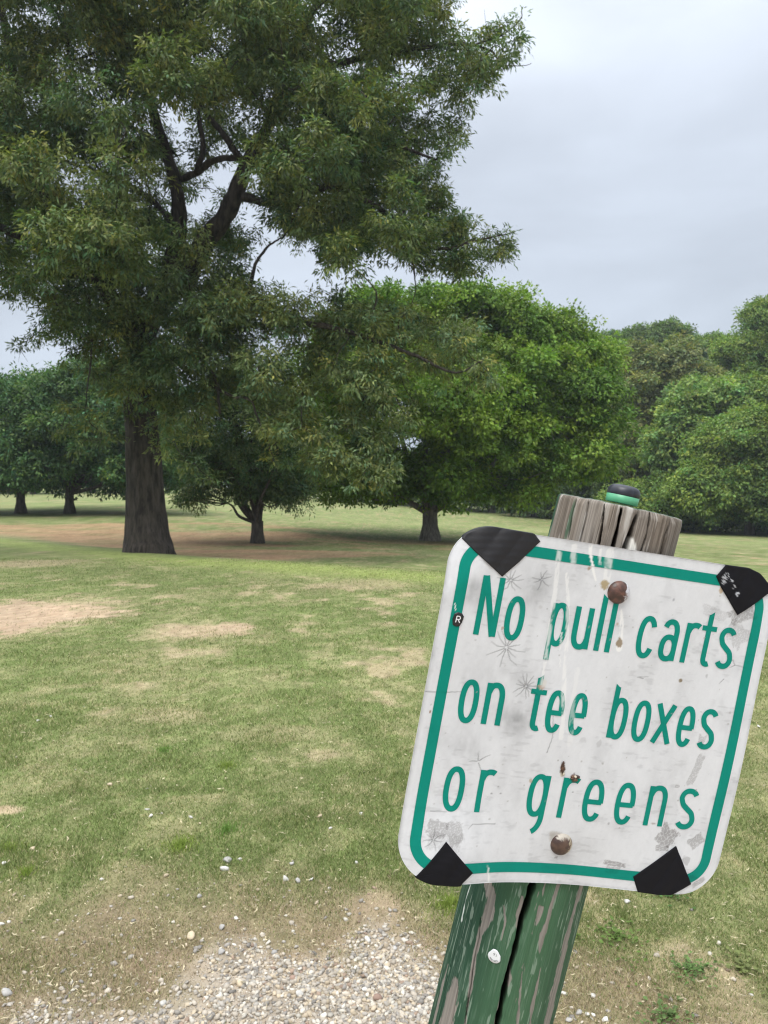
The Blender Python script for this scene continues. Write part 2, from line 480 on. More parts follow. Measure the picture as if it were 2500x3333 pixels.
# single larger stones (photo positions sighted onto the ground; radius in px)
STN = [(740, 2803, 17, 'g', 'grey angular stone on the turf, largest of the stones above the gravel'),
       (735, 2833, 13, 'w', 'flat white stone just below the largest grey stone on the turf'),
       (540, 2853, 12, 't', 'tan pointed stone on the turf left of the flat white one'),
       (930, 2867, 15, 'w', 'white oblong stone on the turf left of the sign corner'),
       (972, 2871, 12, 'g', 'grey stone lying beside the white oblong one'),
       (1013, 2866, 9, 'w', None), (650, 2920, 11, 'g', 'small dark grey stone lying alone at the start of the worn turf'), (723, 3023, 13, 'g', 'grey stone in the brown turf above the gravel'),
       (622, 3052, 17, 't', 'long tan stone in the brown turf above the gravel'),
       (1197, 3065, 13, 'w', 'white stone in the worn turf left of the post'),
       (1286, 3091, 12, 'g', 'pale grey stone nearest the post on its left'),
       (767, 2991, 10, 'w', None), (892, 3103, 13, 'g', 'blue grey stone at the top edge of the gravel'),
       (720, 3103, 14, 'g', 'light grey stone at the top edge of the gravel'),
       (22, 3238, 19, 'g', 'grey stone at the left edge of the photo'),
       (105, 2765, 10, 't', 'tan flat stone far left on the green turf'),
       (12, 2815, 12, 'w', 'white stone at the far left, beside another small one'), (4, 3011, 10, 'w', None),
       (780, 3210, 17, 't', 'large tan stone in the gravel patch'), (975, 3240, 15, 'w', 'white chunky stone low in the gravel patch'), (955, 3190, 15, 'b', 'brown stone in the gravel patch'),
       (1230, 3255, 15, 'b', 'reddish brown stone in the gravel near the post'), (1190, 3225, 15, 'w', 'white stone in the gravel near the post'), (530, 3270, 14, 'w', 'round white stone in the left of the gravel'),
       (1836, 3236, 12, 'w', 'white stone right of the post, nearest to it'), (1930, 3243, 11, 'w', 'white stone second to the right of the post'), (1795, 3312, 17, 'w', 'large white stone touching the post edge at the bottom of the photo'),
       (1885, 3300, 14, 'g', 'grey stone in the row at the bottom right of the post'), (1913, 3303, 9, 'w', None), (1930, 3305, 7, 'w', None), (1850, 3322, 11, 'g', None),
       (1972, 3322, 12, 'w', None), (2040, 2938, 10, 'w', 'white stone in the grass below the sign'), (2446, 3240, 7, 'w', 'white pebble in the grass at the bottom right'), (2470, 2367, 7, 'w', 'white pebble in the grass right of the sign'),
       (1160, 2810, 9, 'w', None), (1175, 2650, 9, 'w', None), (1075, 2698, 8, 'w', None), (950, 2815, 10, 'g', None), (780, 2800, 8, 'w', None), (1040, 2660, 11, 't', 'tan stone in the turf high above the gravel'),
       (480, 2636, 8, 'w', None), (490, 2658, 9, 'w', None), (620, 2662, 9, 'w', None), (650, 2682, 8, 't', None), (357, 2556, 10, 't', None), (165, 2333, 7, 'w', None), (125, 2348, 8, 'w', None), (395, 3320, 9, 'w', None), (105, 3305, 10, 'g', None)]
tonec = {'g': (.40, .385, .36), 'w': (.60, .58, .53), 't': (.52, .43, .30), 'b': (.32, .22, .17)}
for (px, py, r, tone, lab) in STN:
    p = on_ground(px, py); dist = np.linalg.norm(p - EYE)
    v, t, c = stones_mesh(p[0:1], p[1:2], np.array([r / F * dist * 1.0]), np.array([tonec[tone]]) * (.85 + .3 * rng.random()), hi=True, sink=.2)
    o = mk('stone', v, tris=t, mat=M_STONE, col=c)
    relocate(o, p)
    tag(o, lab or ('small white pebble lying loose on the turf' if tone == 'w' else 'small dull pebble lying loose on the turf'), 'stone', 'stones scattered on the turf and gravel')

# ------------------------------------------------------------------ weed clumps in the turf


def weed(px, py, rad, n, bright, label, leafy=False):
    p = on_ground(px, py)
    if leafy: rad = rad * 1.05; n = int(n * .38)
    else: n = int(n * .6)
    a = rng.random(n) * 2 * np.pi; rr = rad * np.minimum(np.abs(rng.normal(0, .55, n)), 1.5) * (.6 + .8 * vnoise(a * 1.3 + px, a * 0 + py, 4))
    x = p[0] + np.cos(a) * rr * 1.3; y = p[1] + np.sin(a) * rr * 1.6
    z = gz(x, y)
    if not leafy:
        h = (0.02 + .025 * rng.random(n)) * np.clip(1.15 - rr / rad * .6, .4, 1.2)
        w = .003 + .002 * rng.random(n)
        c = np.array(bright) * (.65 + .6 * rng.random(n))[:, None]
        v, t, c = blades(x, y, h, w, .2 + .6 * rng.random(n), c)
        o = empty('grass_tuft', p); mk('leaves', v - p, tris=t, mat=M_BLADE, col=c, parent=o)
    else:
        L = .009 + .013 * rng.random(n); a = a + rng.normal(0, .9, n); d = np.stack([np.cos(a), np.sin(a), .0 + .7 * rng.random(n)], -1); d /= np.linalg.norm(d, axis=-1, keepdims=True)
        s_ = np.stack([-np.sin(a), np.cos(a), rng.normal(0, .3, n)], -1) * (L * .32)[:, None]
        b0 = np.stack([x, y, z + .006 + .018 * rng.random(n) * np.clip(1 - rr / rad * .7, .1, 1)], -1)
        v = np.stack([b0, b0 + d * L[:, None] * .5 - s_, b0 + d * L[:, None] + np.array([0, 0, -.003]), b0 + d * L[:, None] * .5 + s_], 1).reshape(-1, 3)
        c = np.repeat(np.array(bright) * (.65 + .6 * rng.random(n))[:, None], 4, 0)
        o = empty('weed', p); mk('leaves', v - p, quads=np.arange(4 * n).reshape(-1, 4), mat=M_BLADE, col=c, parent=o)
    tag(o, label, 'grass tuft' if not leafy else 'weed', 'tufts and weeds in the turf')


YG = (.27, .35, .08); DG = (.19, .31, .08)
weed(590, 2755, .085, 900, YG, 'yellow green tuft above the largest grey stone')
weed(735, 2705, .07, 600, DG, 'bright green tuft up and right of the yellow green tuft')
weed(535, 2445, .07, 350, DG, 'small green tuft, farthest left of the pair in the middle of the lawn')
weed(740, 2495, .07, 350, YG, 'small green tuft in the middle of the lawn, right of its pair')
weed(30, 2765, .07, 400, YG, 'yellow green tuft at the left edge of the photo')
weed(85, 2845, .05, 300, YG, 'small tuft below the one at the left edge')
weed(1462, 2950, .075, 900, YG, 'bright tuft just left of the post below the sign')
weed(2010, 3060, .10, 500, (.12, .19, .045), 'leafy weed right of the post', True)
weed(2250, 3165, .06, 380, (.12, .20, .06), 'bright leafy weed low in the right of the lawn', True)
weed(2420, 3160, .07, 300, (.17, .20, .07), 'pale reddish weed near the right edge of the photo', True)
weed(2165, 3320, .06, 330, (.12, .19, .06), 'green weed at the bottom edge right of the post', True)
weed(2185, 2910, .06, 300, (.09, .18, .05), 'low green weed just under the lower right tape patch', True)

# ------------------------------------------------------------------ trees


def catmull(P, R, per=6):
    P = np.asarray(P, float); R = np.asarray(R, float); n = len(P)
    if n < 3:
        t = np.linspace(0, 1, per + 1)[:, None]
        return P[0] * (1 - t) + P[-1] * t, R[0] * (1 - t[:, 0]) + R[-1] * t[:, 0]
    E_ = np.vstack([2 * P[0] - P[1], P, 2 * P[-1] - P[-2]]); out = []; ro = []
    for i in range(n - 1):
        p0, p1, p2, p3 = E_[i:i + 4]
        for k in range(per):
            t = k / per
            out.append(.5 * ((2 * p1) + (-p0 + p2) * t + (2 * p0 - 5 * p1 + 4 * p2 - p3) * t * t + (-p0 + 3 * p1 - 3 * p2 + p3) * t ** 3)); ro.append(R[i] * (1 - t) + R[i + 1] * t)
    out.append(P[-1]); ro.append(R[-1])
    return np.array(out), np.array(ro)


class Tubes:
    def __init__(self): self.v = []; self.q = []; self.n = 0

    def add(self, P, R, seg=8, per=6, rough=0.0, flute=0, raw=False):
        if not raw: P, R = catmull(P, R, per)
        P = np.asarray(P, float); R = np.asarray(R, float)
        T = np.gradient(P, axis=0); T /= np.linalg.norm(T, axis=1, keepdims=True) + 1e-9
        ref = np.array([1.0, .13, .05]); rings = []
        for i, (p, r, t) in enumerate(zip(P, R, T)):
            u = ref - t * (ref @ t); u /= np.linalg.norm(u) + 1e-9; w = np.cross(t, u); ref = u
            a = np.linspace(0, 2 * np.pi, seg, endpoint=False)
            rr = r * (1 + (rough * (vnoise(a * 2.2 + 9, np.full(seg, i * .35), 5) - .5) * 2 if rough else 0))
            if flute: rr = rr * (1 + flute * np.abs(np.sin(a * 2.5 + .6)) * max(0, 1 - i / 7.0) ** 2)
            rings.append(p + np.cos(a)[:, None] * u * np.reshape(rr, (-1, 1)) + np.sin(a)[:, None] * w * np.reshape(rr, (-1, 1)))
        V_ = np.concatenate(rings); Q = grid_quads(len(P), seg, wrap=True) + self.n
        self.v.append(V_); self.q.append(Q); self.n += len(V_)

    def build(self, name, mat, parent):
        return mk(name, np.concatenate(self.v), quads=np.concatenate(self.q), mat=mat, parent=parent, smooth=True)


FOL = 1.95


def unit(v): return v / (np.linalg.norm(v, axis=-1, keepdims=True) + 1e-9)


def leaf_mesh(cent, crad, per, L, W, col, out_dir, droop=.5, hue=.25, flat=.5, val=.25):
    """cent (n,3) leaf clusters of radius crad; per leaves each"""
    n = len(cent); k = n * per
    c = np.repeat(cent, per, 0); od = np.repeat(out_dir, per, 0); cr = np.repeat(np.broadcast_to(crad, (n,)), per)
    off = rng.normal(size=(k, 3)); off = unit(off) * (rng.random(k) ** .5 * (1 + .5 * (rng.random(k) < .12)))[:, None] * cr[:, None] * np.array([1.15, 1.15, .7])
    p = c + off - np.array([0, 0, 1.]) * (cr * .35 * (np.linalg.norm(off[:, :2], axis=1) / (cr + 1e-6)) ** 2 * droop * 2)[:, None]
    d = unit(unit(off) * .8 + od * .5 + rng.normal(size=(k, 3)) * .45 - np.array([0, 0, 1.]) * droop)
    nrm = unit(rng.normal(size=(k, 3)) * flat + np.array([0, 0, .65]) + od * .8)
    s = unit(np.cross(d, nrm)); nn = np.cross(s, d)
    l = (L * (.6 + .7 * rng.random(k)))[:, None]; w = (W * (.6 + .7 * rng.random(k)))[:, None]
    v = np.stack([p, p + d * l * .45 + s * w * .5 + nn * l * .05, p + d * l - nn * l * .10, p + d * l * .45 - s * w * .5 + nn * l * .05], 1).reshape(-1, 3)
    hc = np.repeat(rng.normal(0, 1, n), per); vc = np.repeat(rng.normal(0, 1, n), per)
    cc = np.asarray(col)[None] if np.ndim(col) == 1 else np.repeat(col, per, 0)
    cc = cc * np.clip(1 + val * (.6 * vc + .7 * rng.normal(size=k)), .35, 2.2)[:, None]
    h_ = np.clip(hue * (.7 * hc + .5 * rng.normal(size=k)), -.5, .6)[:, None]
    cc = cc * (1 + h_ * np.array([.8, .15, -.6]))
    return v, np.repeat(np.clip(cc * FOL, 0.004, .6), 4, 0)


def clusters_on_pads(pads, dens, crad, up=.35, shell=.45):
    """pads: list (center, radius(3)) ; returns cluster centers + outward directions, spread over upper shells"""
    C_, D_, I_ = [], [], []
    for i, (c, r) in enumerate(pads):
        r = np.asarray(r, float); area = 4 * np.pi * ((r[0] * r[1] + r[0] * r[2] + r[1] * r[2]) / 3)
        n = max(3, int(area * dens))
        d = unit(rng.normal(size=(n, 3)) + np.array([0, 0, up]))
        rad = (1 - shell * rng.random(n) ** 1.5)
        lump = 1 + .22 * np.sin(d[:, 0] * 5 + i) * np.cos(d[:, 2] * 4 + i * 2) + rng.normal(0, .13, n)
        C_.append(c + d * r * (rad * lump)[:, None]); D_.append(d); I_.append(np.full(n, i))
    return np.concatenate(C_), np.concatenate(D_), np.concatenate(I_)


M_BARK = mat_noise('bark_grey_brown', (.018, .014, .011), (.085, .068, .056), scale=(9, 9, 1.6), rough=.95, bump=1.0, detail=8, lo=.38, hi=.64, dist=.09)
M_BARK2 = mat_noise('bark_dark', (.035, .030, .024), (.12, .10, .08), scale=(7, 7, 2), rough=.95, bump=.8, detail=7, lo=.35, hi=.65, dist=.05)
M_BARK3 = mat_noise('bark_light', (.09, .08, .065), (.26, .23, .19), scale=(9, 9, 2), rough=.95, bump=.8, detail=7, lo=.35, hi=.65, dist=.05)
M_LEAF_OAK = mat_leaf('oak_leaf', .30, .45)
M_LEAF = mat_leaf('leaf', .31, .5)


def make_tree(name, label, base, blobs, leaf, cols, trunk_r, fork_z, dens=1.0, crad=.5, per=26, group=None, category='tree', droop=.45, padr=(1.1, 1.9), npads=60, stems=1, lean=0.0, flare=1.5, limbs=7, shell=.5, bark=None, up=.45, val=.25, hue=.22, relief=(.84, 1.14)):
    """blobs: big ellipsoids (center, radii) that make the crown's outline; smaller pads ride on their surface."""
    base = np.asarray(base, float)
    root = empty(name, base); tag(root, label, category, group)
    vol = np.array([np.prod(r) ** (2 / 3.) for _, r in blobs]); vol /= vol.sum()
    pads = []
    for (c, r), f_ in zip(blobs, vol):
        c = np.asarray(c, float); r = np.asarray(r, float)
        m = max(4, int(npads * f_))
        d = unit(rng.normal(size=(m, 3)) + np.array([0, 0, .25]))
        pr = rng.uniform(padr[0], padr[1], m)
        rr = np.clip(r[None] - pr[:, None] * .75, .15, None)
        k_ = np.where(rng.random(m) < .8, rng.uniform(relief[0], relief[1], m), rng.random(m) ** .5)
        cen = c + d * rr * k_[:, None]
        for q, p_ in zip(cen, pr):
            pads.append((q, np.array([p_ * 1.1, p_ * 1.1, p_ * .72])))
    C_, D_, I_ = clusters_on_pads(pads, dens, crad, up=up, shell=shell)
    pcol = np.array(cols)[rng.integers(0, len(cols), len(pads))] * (1 + rng.normal(0, .07, (len(pads), 1)))
    v, c = leaf_mesh(C_, crad, per, leaf[0], leaf[1], pcol[I_], D_, droop=droop, val=val, hue=hue)
    v = v - base
    mk('crown', v, quads=np.arange(len(v)).reshape(-1, 4), mat=M_LEAF, parent=root, col=c)
    tb = Tubes()
    cc = np.mean([c_ for c_, _ in pads], 0)
    top = np.array([cc[0], cc[1], max(c_[2] for c_, _ in pads)])
    fork = base + np.array([lean, 0, fork_z])
    P = [base - [0, 0, .25], base + [0, 0, .05], base + [lean * .3, 0, fork_z * .5], fork]
    seg = 14
    tb.add(P - base, [trunk_r * flare * 1.1, trunk_r * flare, trunk_r, trunk_r * .95], seg=seg, per=4, rough=.06)
    ends = []
    for j in range(limbs):
        q = pads[rng.integers(0, len(pads))][0] if j else top - [0, 0, 1.0]
        a_ = 2 * np.pi * j / limbs + rng.random() * .5
        rr0 = trunk_r * (.5 if stems == 1 else .34)
        st = fork + np.array([math.cos(a_), math.sin(a_), 0]) * trunk_r * .4 - [0, 0, trunk_r * .5]
        m1 = st * .62 + q * .38 + np.array([math.cos(a_) * .4, math.sin(a_) * .4, -.1 * (q[2] - st[2])])
        m2 = st * .3 + q * .7 + rng.normal(0, .35, 3)
        tb.add(np.array([st, m1, m2, q]) - base, [rr0, rr0 * .7, rr0 * .42, rr0 * .15], seg=8, per=5)
        ends += [m1, m2]
    ends = np.array(ends)
    for q, _ in pads:
        e = ends[np.argmin(np.linalg.norm(ends - q, axis=1))]
        if np.linalg.norm(e - q) > .5:
            tb.add(np.array([e, e * .5 + q * .5 + rng.normal(0, .25, 3), q]) - base, [trunk_r * .16, trunk_r * .1, trunk_r * .035], seg=5, per=3)
    tb.build('trunk', bark or M_BARK2, root)
    return root


def B(px, py, Y, rpx, rpy, ry=None):
    """an ellipsoid of foliage: sighted centre, distance, apparent half sizes; depth half size in metres"""
    c = at(px, py, Y); rx = rpx / F * Y; rz = rpy / F * Y
    return (c, (rx, ry if ry else rx, rz))


# --- the big oak ------------------------------------------------------------
def build_oak():
    YB = 24.3
    base = gpoint(484, 1806, YB)
    root = empty('oak_tree', base)
    tag(root, 'huge oak with thick dark trunk and drooping dull green crown filling the upper left', 'tree')
    o2 = 2500 / 1659.0

    def L(pts, rad, dy):
        return np.array([at(x * o2, y * o2, YB + d) for (x, y), d in zip(pts, dy)]), rad
    limbs = [
        L([(392, 640), (438, 530), (489, 458), (520, 375), (560, 300), (600, 222), (622, 120), (690, -10), (730, -160)], [.26, .31, .27, .24, .20, .17, .14, .10, .05], [0, -.3, -.5, -.6, -.5, -.3, 0, .3, .5]),
        L([(350, 640), (385, 520), (391, 450), (388, 390), (372, 330), (345, 250), (325, 150), (300, -20), (290, -170)], [.30, .26, .22, .20, .17, .16, .13, .10, .05], [.2, .2, .1, .2, .4, .7, 1, 1.3, 1.6]),
        L([(391, 388), (425, 372), (455, 350), (500, 345), (530, 362)], [.10, .12, .10, .09, .09], [0, -.1, -.3, -.4, -.5]),
        L([(425, 372), (440, 320), (432, 250), (450, 170)], [.10, .09, .07, .04], [-.1, -.3, -.4, -.3]),
        L([(530, 362), (497, 310), (470, 280), (420, 215), (380, 120)], [.13, .11, .09, .07, .03], [-.5, -.2, 0, .5, 1]),
        L([(290, 780), (262, 700), (225, 610), (150, 500), (90, 400), (55, 250), (10, 30), (-30, -150)], [.30, .27, .23, .19, .16, .14, .10, .05], [0, -.5, -1, -1.5, -1.8, -2, -2, -2]),
        L([(225, 610), (120, 560), (20, 500), (-120, 440), (-300, 380)], [.17, .14, .12, .09, .05], [-1, -1, -.5, .2, 1]),
        L([(515, 420), (600, 440), (700, 410), (790, 440), (850, 490), (882, 560), (890, 610)], [.15, .12, .10, .08, .06, .04, .02], [-.5, -1, -1.3, -1.5, -1.5, -1.5, -1.5]),
        L([(850, 490), (940, 540), (1030, 520), (1110, 500)], [.06, .05, .035, .015], [-1.5, -1.5, -1.3, -1.2]),
        L([(305, 800), (400, 770), (470, 730), (540, 650), (640, 690), (760, 715), (890, 760), (985, 800), (1050, 770)], [.22, .17, .15, .12, .09, .07, .05, .03, .012], [0, -1, -1.8, -2.5, -3, -3.2, -3.2, -3, -3]),
        L([(540, 650), (548, 580), (575, 535), (615, 510)], [.06, .05, .035, .02], [-2.5, -2.3, -2, -2]),
        L([(622, 130), (700, 140), (800, 120), (920, 100), (1010, 92), (1075, 112), (1100, 150)], [.13, .11, .09, .07, .05, .03, .01], [0, -.4, -.8, -.8, -.8, -.8, -.8]),
        L([(1030, 98), (1085, 80), (1125, 50), (1130, 22)], [.03, .025, .018, .01], [-.8, -.8, -.8, -.8]),
        L([(1075, 140), (1110, 138), (1150, 128)], [.018, .014, .008], [-.8, -.8, -.8]),
        L([(620, 200), (720, 250), (840, 300), (950, 340)], [.12, .09, .06, .03], [-.2, -1, -1.6, -2]),
        L([(455, 790), (468, 855), (472, 895)], [.06, .05, .035], [-2.4, -2.5, -2.5]),
        L([(460, 835), (500, 860), (535, 865), (555, 910), (575, 960)], [.05, .04, .035, .025, .01], [-2.4, -2.6, -2.8, -2.8, -2.8]),
        L([(192, 640), (196, 740), (190, 810), (180, 890)], [.035, .03, .022, .01], [-1.5, -1.8, -2, -2]),
        L([(150, 130), (130, 40), (60, -60)], [.05, .04, .03], [-2, -2, -2]),
        L([(372, 330), (330, 300), (260, 260), (200, 190)], [.09, .08, .06, .03], [.4, 1.4, 2.5, 3.5]),
        L([(390, 500), (330, 430), (240, 380), (120, 340)], [.12, .1, .07, .04], [.2, 1.6, 3.2, 4.2]),
        L([(560, 300), (640, 330), (760, 360), (880, 330)], [.1, .08, .06, .03], [-.5, 1, 2.4, 3.2]),
    ]
    tb = Tubes()
    # trunk, flared at the foot, forking behind the leaves
    tp = [(322, 1235), (321, 1196), (318, 1160), (316, 1110), (313, 1040), (308, 960), (303, 890), (299, 820), (300, 760), (320, 690), (375, 615), (420, 545)]
    tr = [.90, .80, .70, .62, .56, .52, .49, .48, .46, .41, .36, .30]
    P = np.array([at(x * o2, y * o2, YB) for x, y in tp]); P[0, 2] = base[2] - .5
    P[1] = base + [0, 0, .02]
    tb.add(P - base, tr, seg=48, per=8, rough=.045, flute=.17)
    tb.add(np.array([at(x * o2, y * o2, YB) for x, y in [(300, 800), (286, 740), (262, 690)]]) - base, [.44, .36, .28], seg=20, per=5)
    limbpts = [P[6:]]
    for p, r in limbs:
        q, rr = catmull(p, r, 7)
        rr = rr * (1 + .10 * np.sin(np.arange(len(rr)) * 1.1 + r[0] * 50) * np.sin(np.arange(len(rr)) * .37))
        q = q + np.cumsum(rng.normal(0, .012, q.shape), 0)
        tb.add(q - base, rr, seg=12 if r[0] > .1 else 7, raw=True, rough=.05); limbpts.append(q)
    LP = np.concatenate(limbpts)
    # crown outline in the sighted plane through the trunk, then given depth
    OUT = np.array([(-420, 980), (-200, 1010), (-20, 960), (120, 1000), (60, 1120), (150, 1160), (330, 1160), (380, 1350), (480, 1420), (640, 1400), (800, 1300), (880, 1490), (1010, 1560), (1130, 1600), (1290, 1580), (1330, 1420), (1420, 1280),
                    (1590, 1260), (1640, 1130), (1600, 1050), (1420, 1010), (1180, 960), (1090, 960), (1150, 860), (1300, 870), (1500, 920), (1560, 900), (1640, 850), (1715, 790), (1690, 690), (1590, 740), (1480, 640), (1420, 560), (1500, 480), (1550, 380), (1600, 290),
                    (1640, 240), (1700, 130), (1690, 20), (1620, 30), (1560, 80), (1520, -20), (1500, -200), (1200, -420), (800, -560), (300, -600), (-200, -480), (-600, -200), (-800, 300), (-700, 700)], float)

    def inside(x, y):
        c = np.zeros(len(x), bool); j = len(OUT) - 1
        for i in range(len(OUT)):
            xi, yi = OUT[i]; xj, yj = OUT[j]
            c ^= ((yi > y) != (yj > y)) & (x < (xj - xi) * (y - yi) / (yj - yi + 1e-9) + xi); j = i
        return c
    HOL = [(897, 422, 16, 20), (799, 347, 25, 25), (603, 467, 34, 45), (723, 482, 30, 38), (542, 362, 28, 36), (482, 422, 25, 32), (618, 527, 24, 24), (693, 590, 34, 50), (640, 680, 45, 40), (790, 690, 55, 60), (560, 400, 40, 50), (150, 40, 30, 40), (850, 800, 70, 80), (960, 830, 60, 50), (1000, 640, 30, 25), (700, 170, 20, 20), (160, 160, 20, 20), (330, 350, 30, 30), (215, 530, 30, 22), (1085, 65, 40, 35), (440, 640, 25, 25), (130, 720, 22, 20), (900, 950, 60, 60), (1010, 900, 60, 40), (1190, 400, 20, 20),
           (330, 250, 22, 25), (1020, 250, 22, 20), (470, 830, 25, 20), (1250, 200, 20, 16)]
    pads = []; tries = 0
    while len(pads) < 1120 and tries < 120000:
        tries += 1
        px = rng.uniform(-800, 1700); py = rng.uniform(-600, 1600)
        r = rng.uniform(.42, .95); rp = r / YB * F
        t = np.linspace(0, 2 * np.pi, 8, endpoint=False)
        tx = px + np.cos(t) * rp * .8; ty = py + np.sin(t) * rp * .55
        if not inside(tx, ty).all(): 
            r = .34; rp = r / YB * F; tx = px + np.cos(t) * rp * .7; ty = py + np.sin(t) * rp * .5
            if rng.random() < .3 or not inside(tx, ty).all(): continue
        hole = any(((px - a) / (c * .78 + rp * .45)) ** 2 + ((py - b) / (d * .78 + rp * .34)) ** 2 < 1 for a, b, c, d in HOL)
        if hole: continue
        front_open = (500 < px < 790 and 330 < py < 800)
        if 430 < px < 560 and py > 1290: continue
        half = 5.5 * math.sqrt(max(.05, 1 - ((px - 450) / 1500) ** 2)) * (1 if py < 900 else .75)
        dy = rng.uniform(-half, half) - .4
        if py > 950: dy = rng.uniform(-3.8, -.6) if px > 600 else rng.uniform(-3.0, 1.5)
        if py > 1090 and px > 620 and rng.random() < (.60 if px > 900 else .45): continue
        if front_open:
            if rng.random() < .15: continue
            dy = rng.uniform(1.0, 5.0)
        if px > 1350: dy = rng.uniform(-2.2, 1.0)
        c = at(px, py, YB + dy)
        # even the covering out
        if len(pads) > 60:
            dd = np.linalg.norm(np.array([q[0] for q in pads]) - c, axis=1)
            if dd.min() < .50 * r: continue
        pads.append((c, np.array([r * 1.1, r * 1.1, r * .85]) * rng.uniform(.8, 1.15, 3)))
    for px, py, r, dy in [(300, 1220, .5, -1.5), (250, 1150, .5, -1), (360, 1270, .45, -1.2), (430, 1250, .5, -1.2), (520, 1290, .5, -1.4), (600, 1290, .55, -1.6), (680, 1330, .5, -2), (460, 1330, .3, -1.1), (500, 1395, .2, -1.0), (560, 1350, .4, -1.6), (410, 1180, .6, -1), (500, 1180, .6, -1.4), (330, 1120, .6, -1.2),
                          (930, 560, .5, -1.5), (960, 650, .55, -2), (880, 640, .4, 1.5), (1010, 590, .55, -1), (900, 520, .4, 1.5), (860, 985, .45, -3), (800, 1010, .5, -2.6), (940, 1030, .5, -3), (1030, 1045, .45, -3), (1120, 1060, .5, -3.2), (1210, 1080, .5, -3.2), (1300, 1100, .45, -3.2), (980, 1080, .5, -2.4), (1090, 1120, .5, -2.4), (760, 940, .4, -2), (230, 1330, .35, -2), (290, 1370, .4, -2), (200, 1400, .3, -2), (330, 1430, .35, -1.8), (260, 1450, .3, -2), (640, 1420, .35, -2.4), (890, 1500, .3, -2.8), (620, 1510, .3, -2.2), (560, 1450, .35, -1.8), (690, 1560, .25, -2.4), (1270, 1500, .4, -3), (1260, 1570, .3, -3), (1220, 1430, .5, -3), (1150, 1380, .5, -3), (1560, 1180, .45, -2.8), (1600, 1230, .35, -2.8), (1500, 1130, .5, -2.8), (1400, 1170, .5, -2.8),
                          (1640, 90, .34, -.8), (1690, 60, .22, -.8), (1660, 170, .3, -.8), (1600, 200, .4, -.8), (1570, 120, .35, -.8), (60, 900, .6, -1), (140, 960, .5, -1), (180, 1060, .45, -1.3), (90, 1110, .3, -1.3), (60, 1130, .2, -1.3), (240, 1080, .5, -1.3), (20, 960, .4, -1)]:
        pads.append((at(px, py, YB + dy), np.array([r * 1.2, r * 1.2, r * .75])))
    C_, D_, I_ = clusters_on_pads(pads, 3.9, .2, up=.45, shell=.8)
    cols = np.array([(.066, .086, .036), (.072, .092, .038), (.085, .103, .040), (.060, .084, .038), (.100, .116, .044)])
    pc = cols[rng.choice(5, len(pads), p=[.3, .25, .17, .18, .10])]
    low = np.array([q[0][2] < at(0, 1050, YB)[2] and q[0][0] > at(800, 0, YB)[0] for q in pads])
    pc[low] = pc[low] * .35 + np.array([.085, .105, .046]) * .75
    pc = pc * 1.12
    print('oak pads', len(pads), 'clusters', len(C_))
    v, c = leaf_mesh(C_, rng.uniform(.15, .29, len(C_)), 29, .168, .050, pc[I_], D_, droop=.6, hue=.25, val=.30, flat=.45)
    v = v - base
    mk('crown', v, quads=np.arange(len(v)).reshape(-1, 4), mat=M_LEAF_OAK, parent=root, col=c)
    # branchlets: every spray hangs from the nearest wood already grown
    PC = np.array([q for q, _ in pads]); nodes = LP.copy()
    order = np.argsort([np.min(np.linalg.norm(LP - q, axis=1)) for q in PC])
    for i_ in order:
        q = PC[i_]; dd = np.linalg.norm(nodes - q, axis=1); e = nodes[np.argmin(dd)]; dist = dd.min()
        if dist > .2:
            sag = np.array([0, 0, .12 * dist]); m1 = e * .65 + q * .35 + rng.normal(0, .09 * dist, 3) + sag; m2 = e * .3 + q * .7 + rng.normal(0, .09 * dist, 3) + sag
            r0 = min(.035, .010 + .009 * dist)
            tb.add(np.array([e, m1, m2, q]) - base, [r0, r0 * .8, r0 * .6, r0 * .4], seg=5, per=3)
            nodes = np.vstack([nodes, m1, m2, q])
            for _ in range(2):
                d_ = unit(rng.normal(size=3) + np.array([0, 0, -.3])) * rng.uniform(.3, .7); tb.add(np.array([q, q + d_ * .5 + rng.normal(0, .04, 3), q + d_]) - base, [.009, .006, .003], seg=4, per=2)
    tr_ = tb.build('trunk', M_BARK, root)


rng = np.random.default_rng(21)
build_oak()

# --- the bright round tree behind the sign -----------------------------------
rng = np.random.default_rng(5)
Y = 42.0
g_ = gpoint(1400, 1768, Y)
RND = [(.092, .145, .024), (.120, .172, .028), (.068, .116, .022), (.106, .154, .028)]
make_tree('round_tree', 'bright green broad round tree with short trunk behind the sign post', g_,
          [B(1300, 1300, Y, 380, 290, 6.5), B(1640, 1340, Y, 300, 290, 5.5), B(1560, 1110, Y, 210, 170, 4), B(1690, 1040, Y, 110, 115, 3), B(1900, 1200, Y, 105, 120, 2.6), B(1800, 1090, Y, 105, 100, 2.8), B(1560, 1010, Y, 130, 90, 3), B(1250, 1100, Y, 220, 160, 4.2), B(1400, 1060, Y, 200, 140, 4), B(1160, 1180, Y, 170, 150, 4), B(1060, 1450, Y, 180, 180, 4), B(1000, 1560, Y, 130, 90, 3.5), B(1850, 1320, Y, 180, 190, 3.4), B(1800, 1170, Y, 150, 120, 3), B(1940, 1400, Y, 100, 150, 2.6), B(1840, 1500, Y, 170, 110, 3.5), B(1500, 1550, Y, 420, 110, 5), B(1250, 1580, Y, 260, 80, 4), B(1440, 1350, Y, 420, 310, 6)],
          (.23, .125), RND, .42, 1.7, dens=2.9, crad=.36, per=20, padr=(.55, 1.6), npads=420, limbs=9, shell=.45, bark=M_BARK3, val=.27, hue=.14)

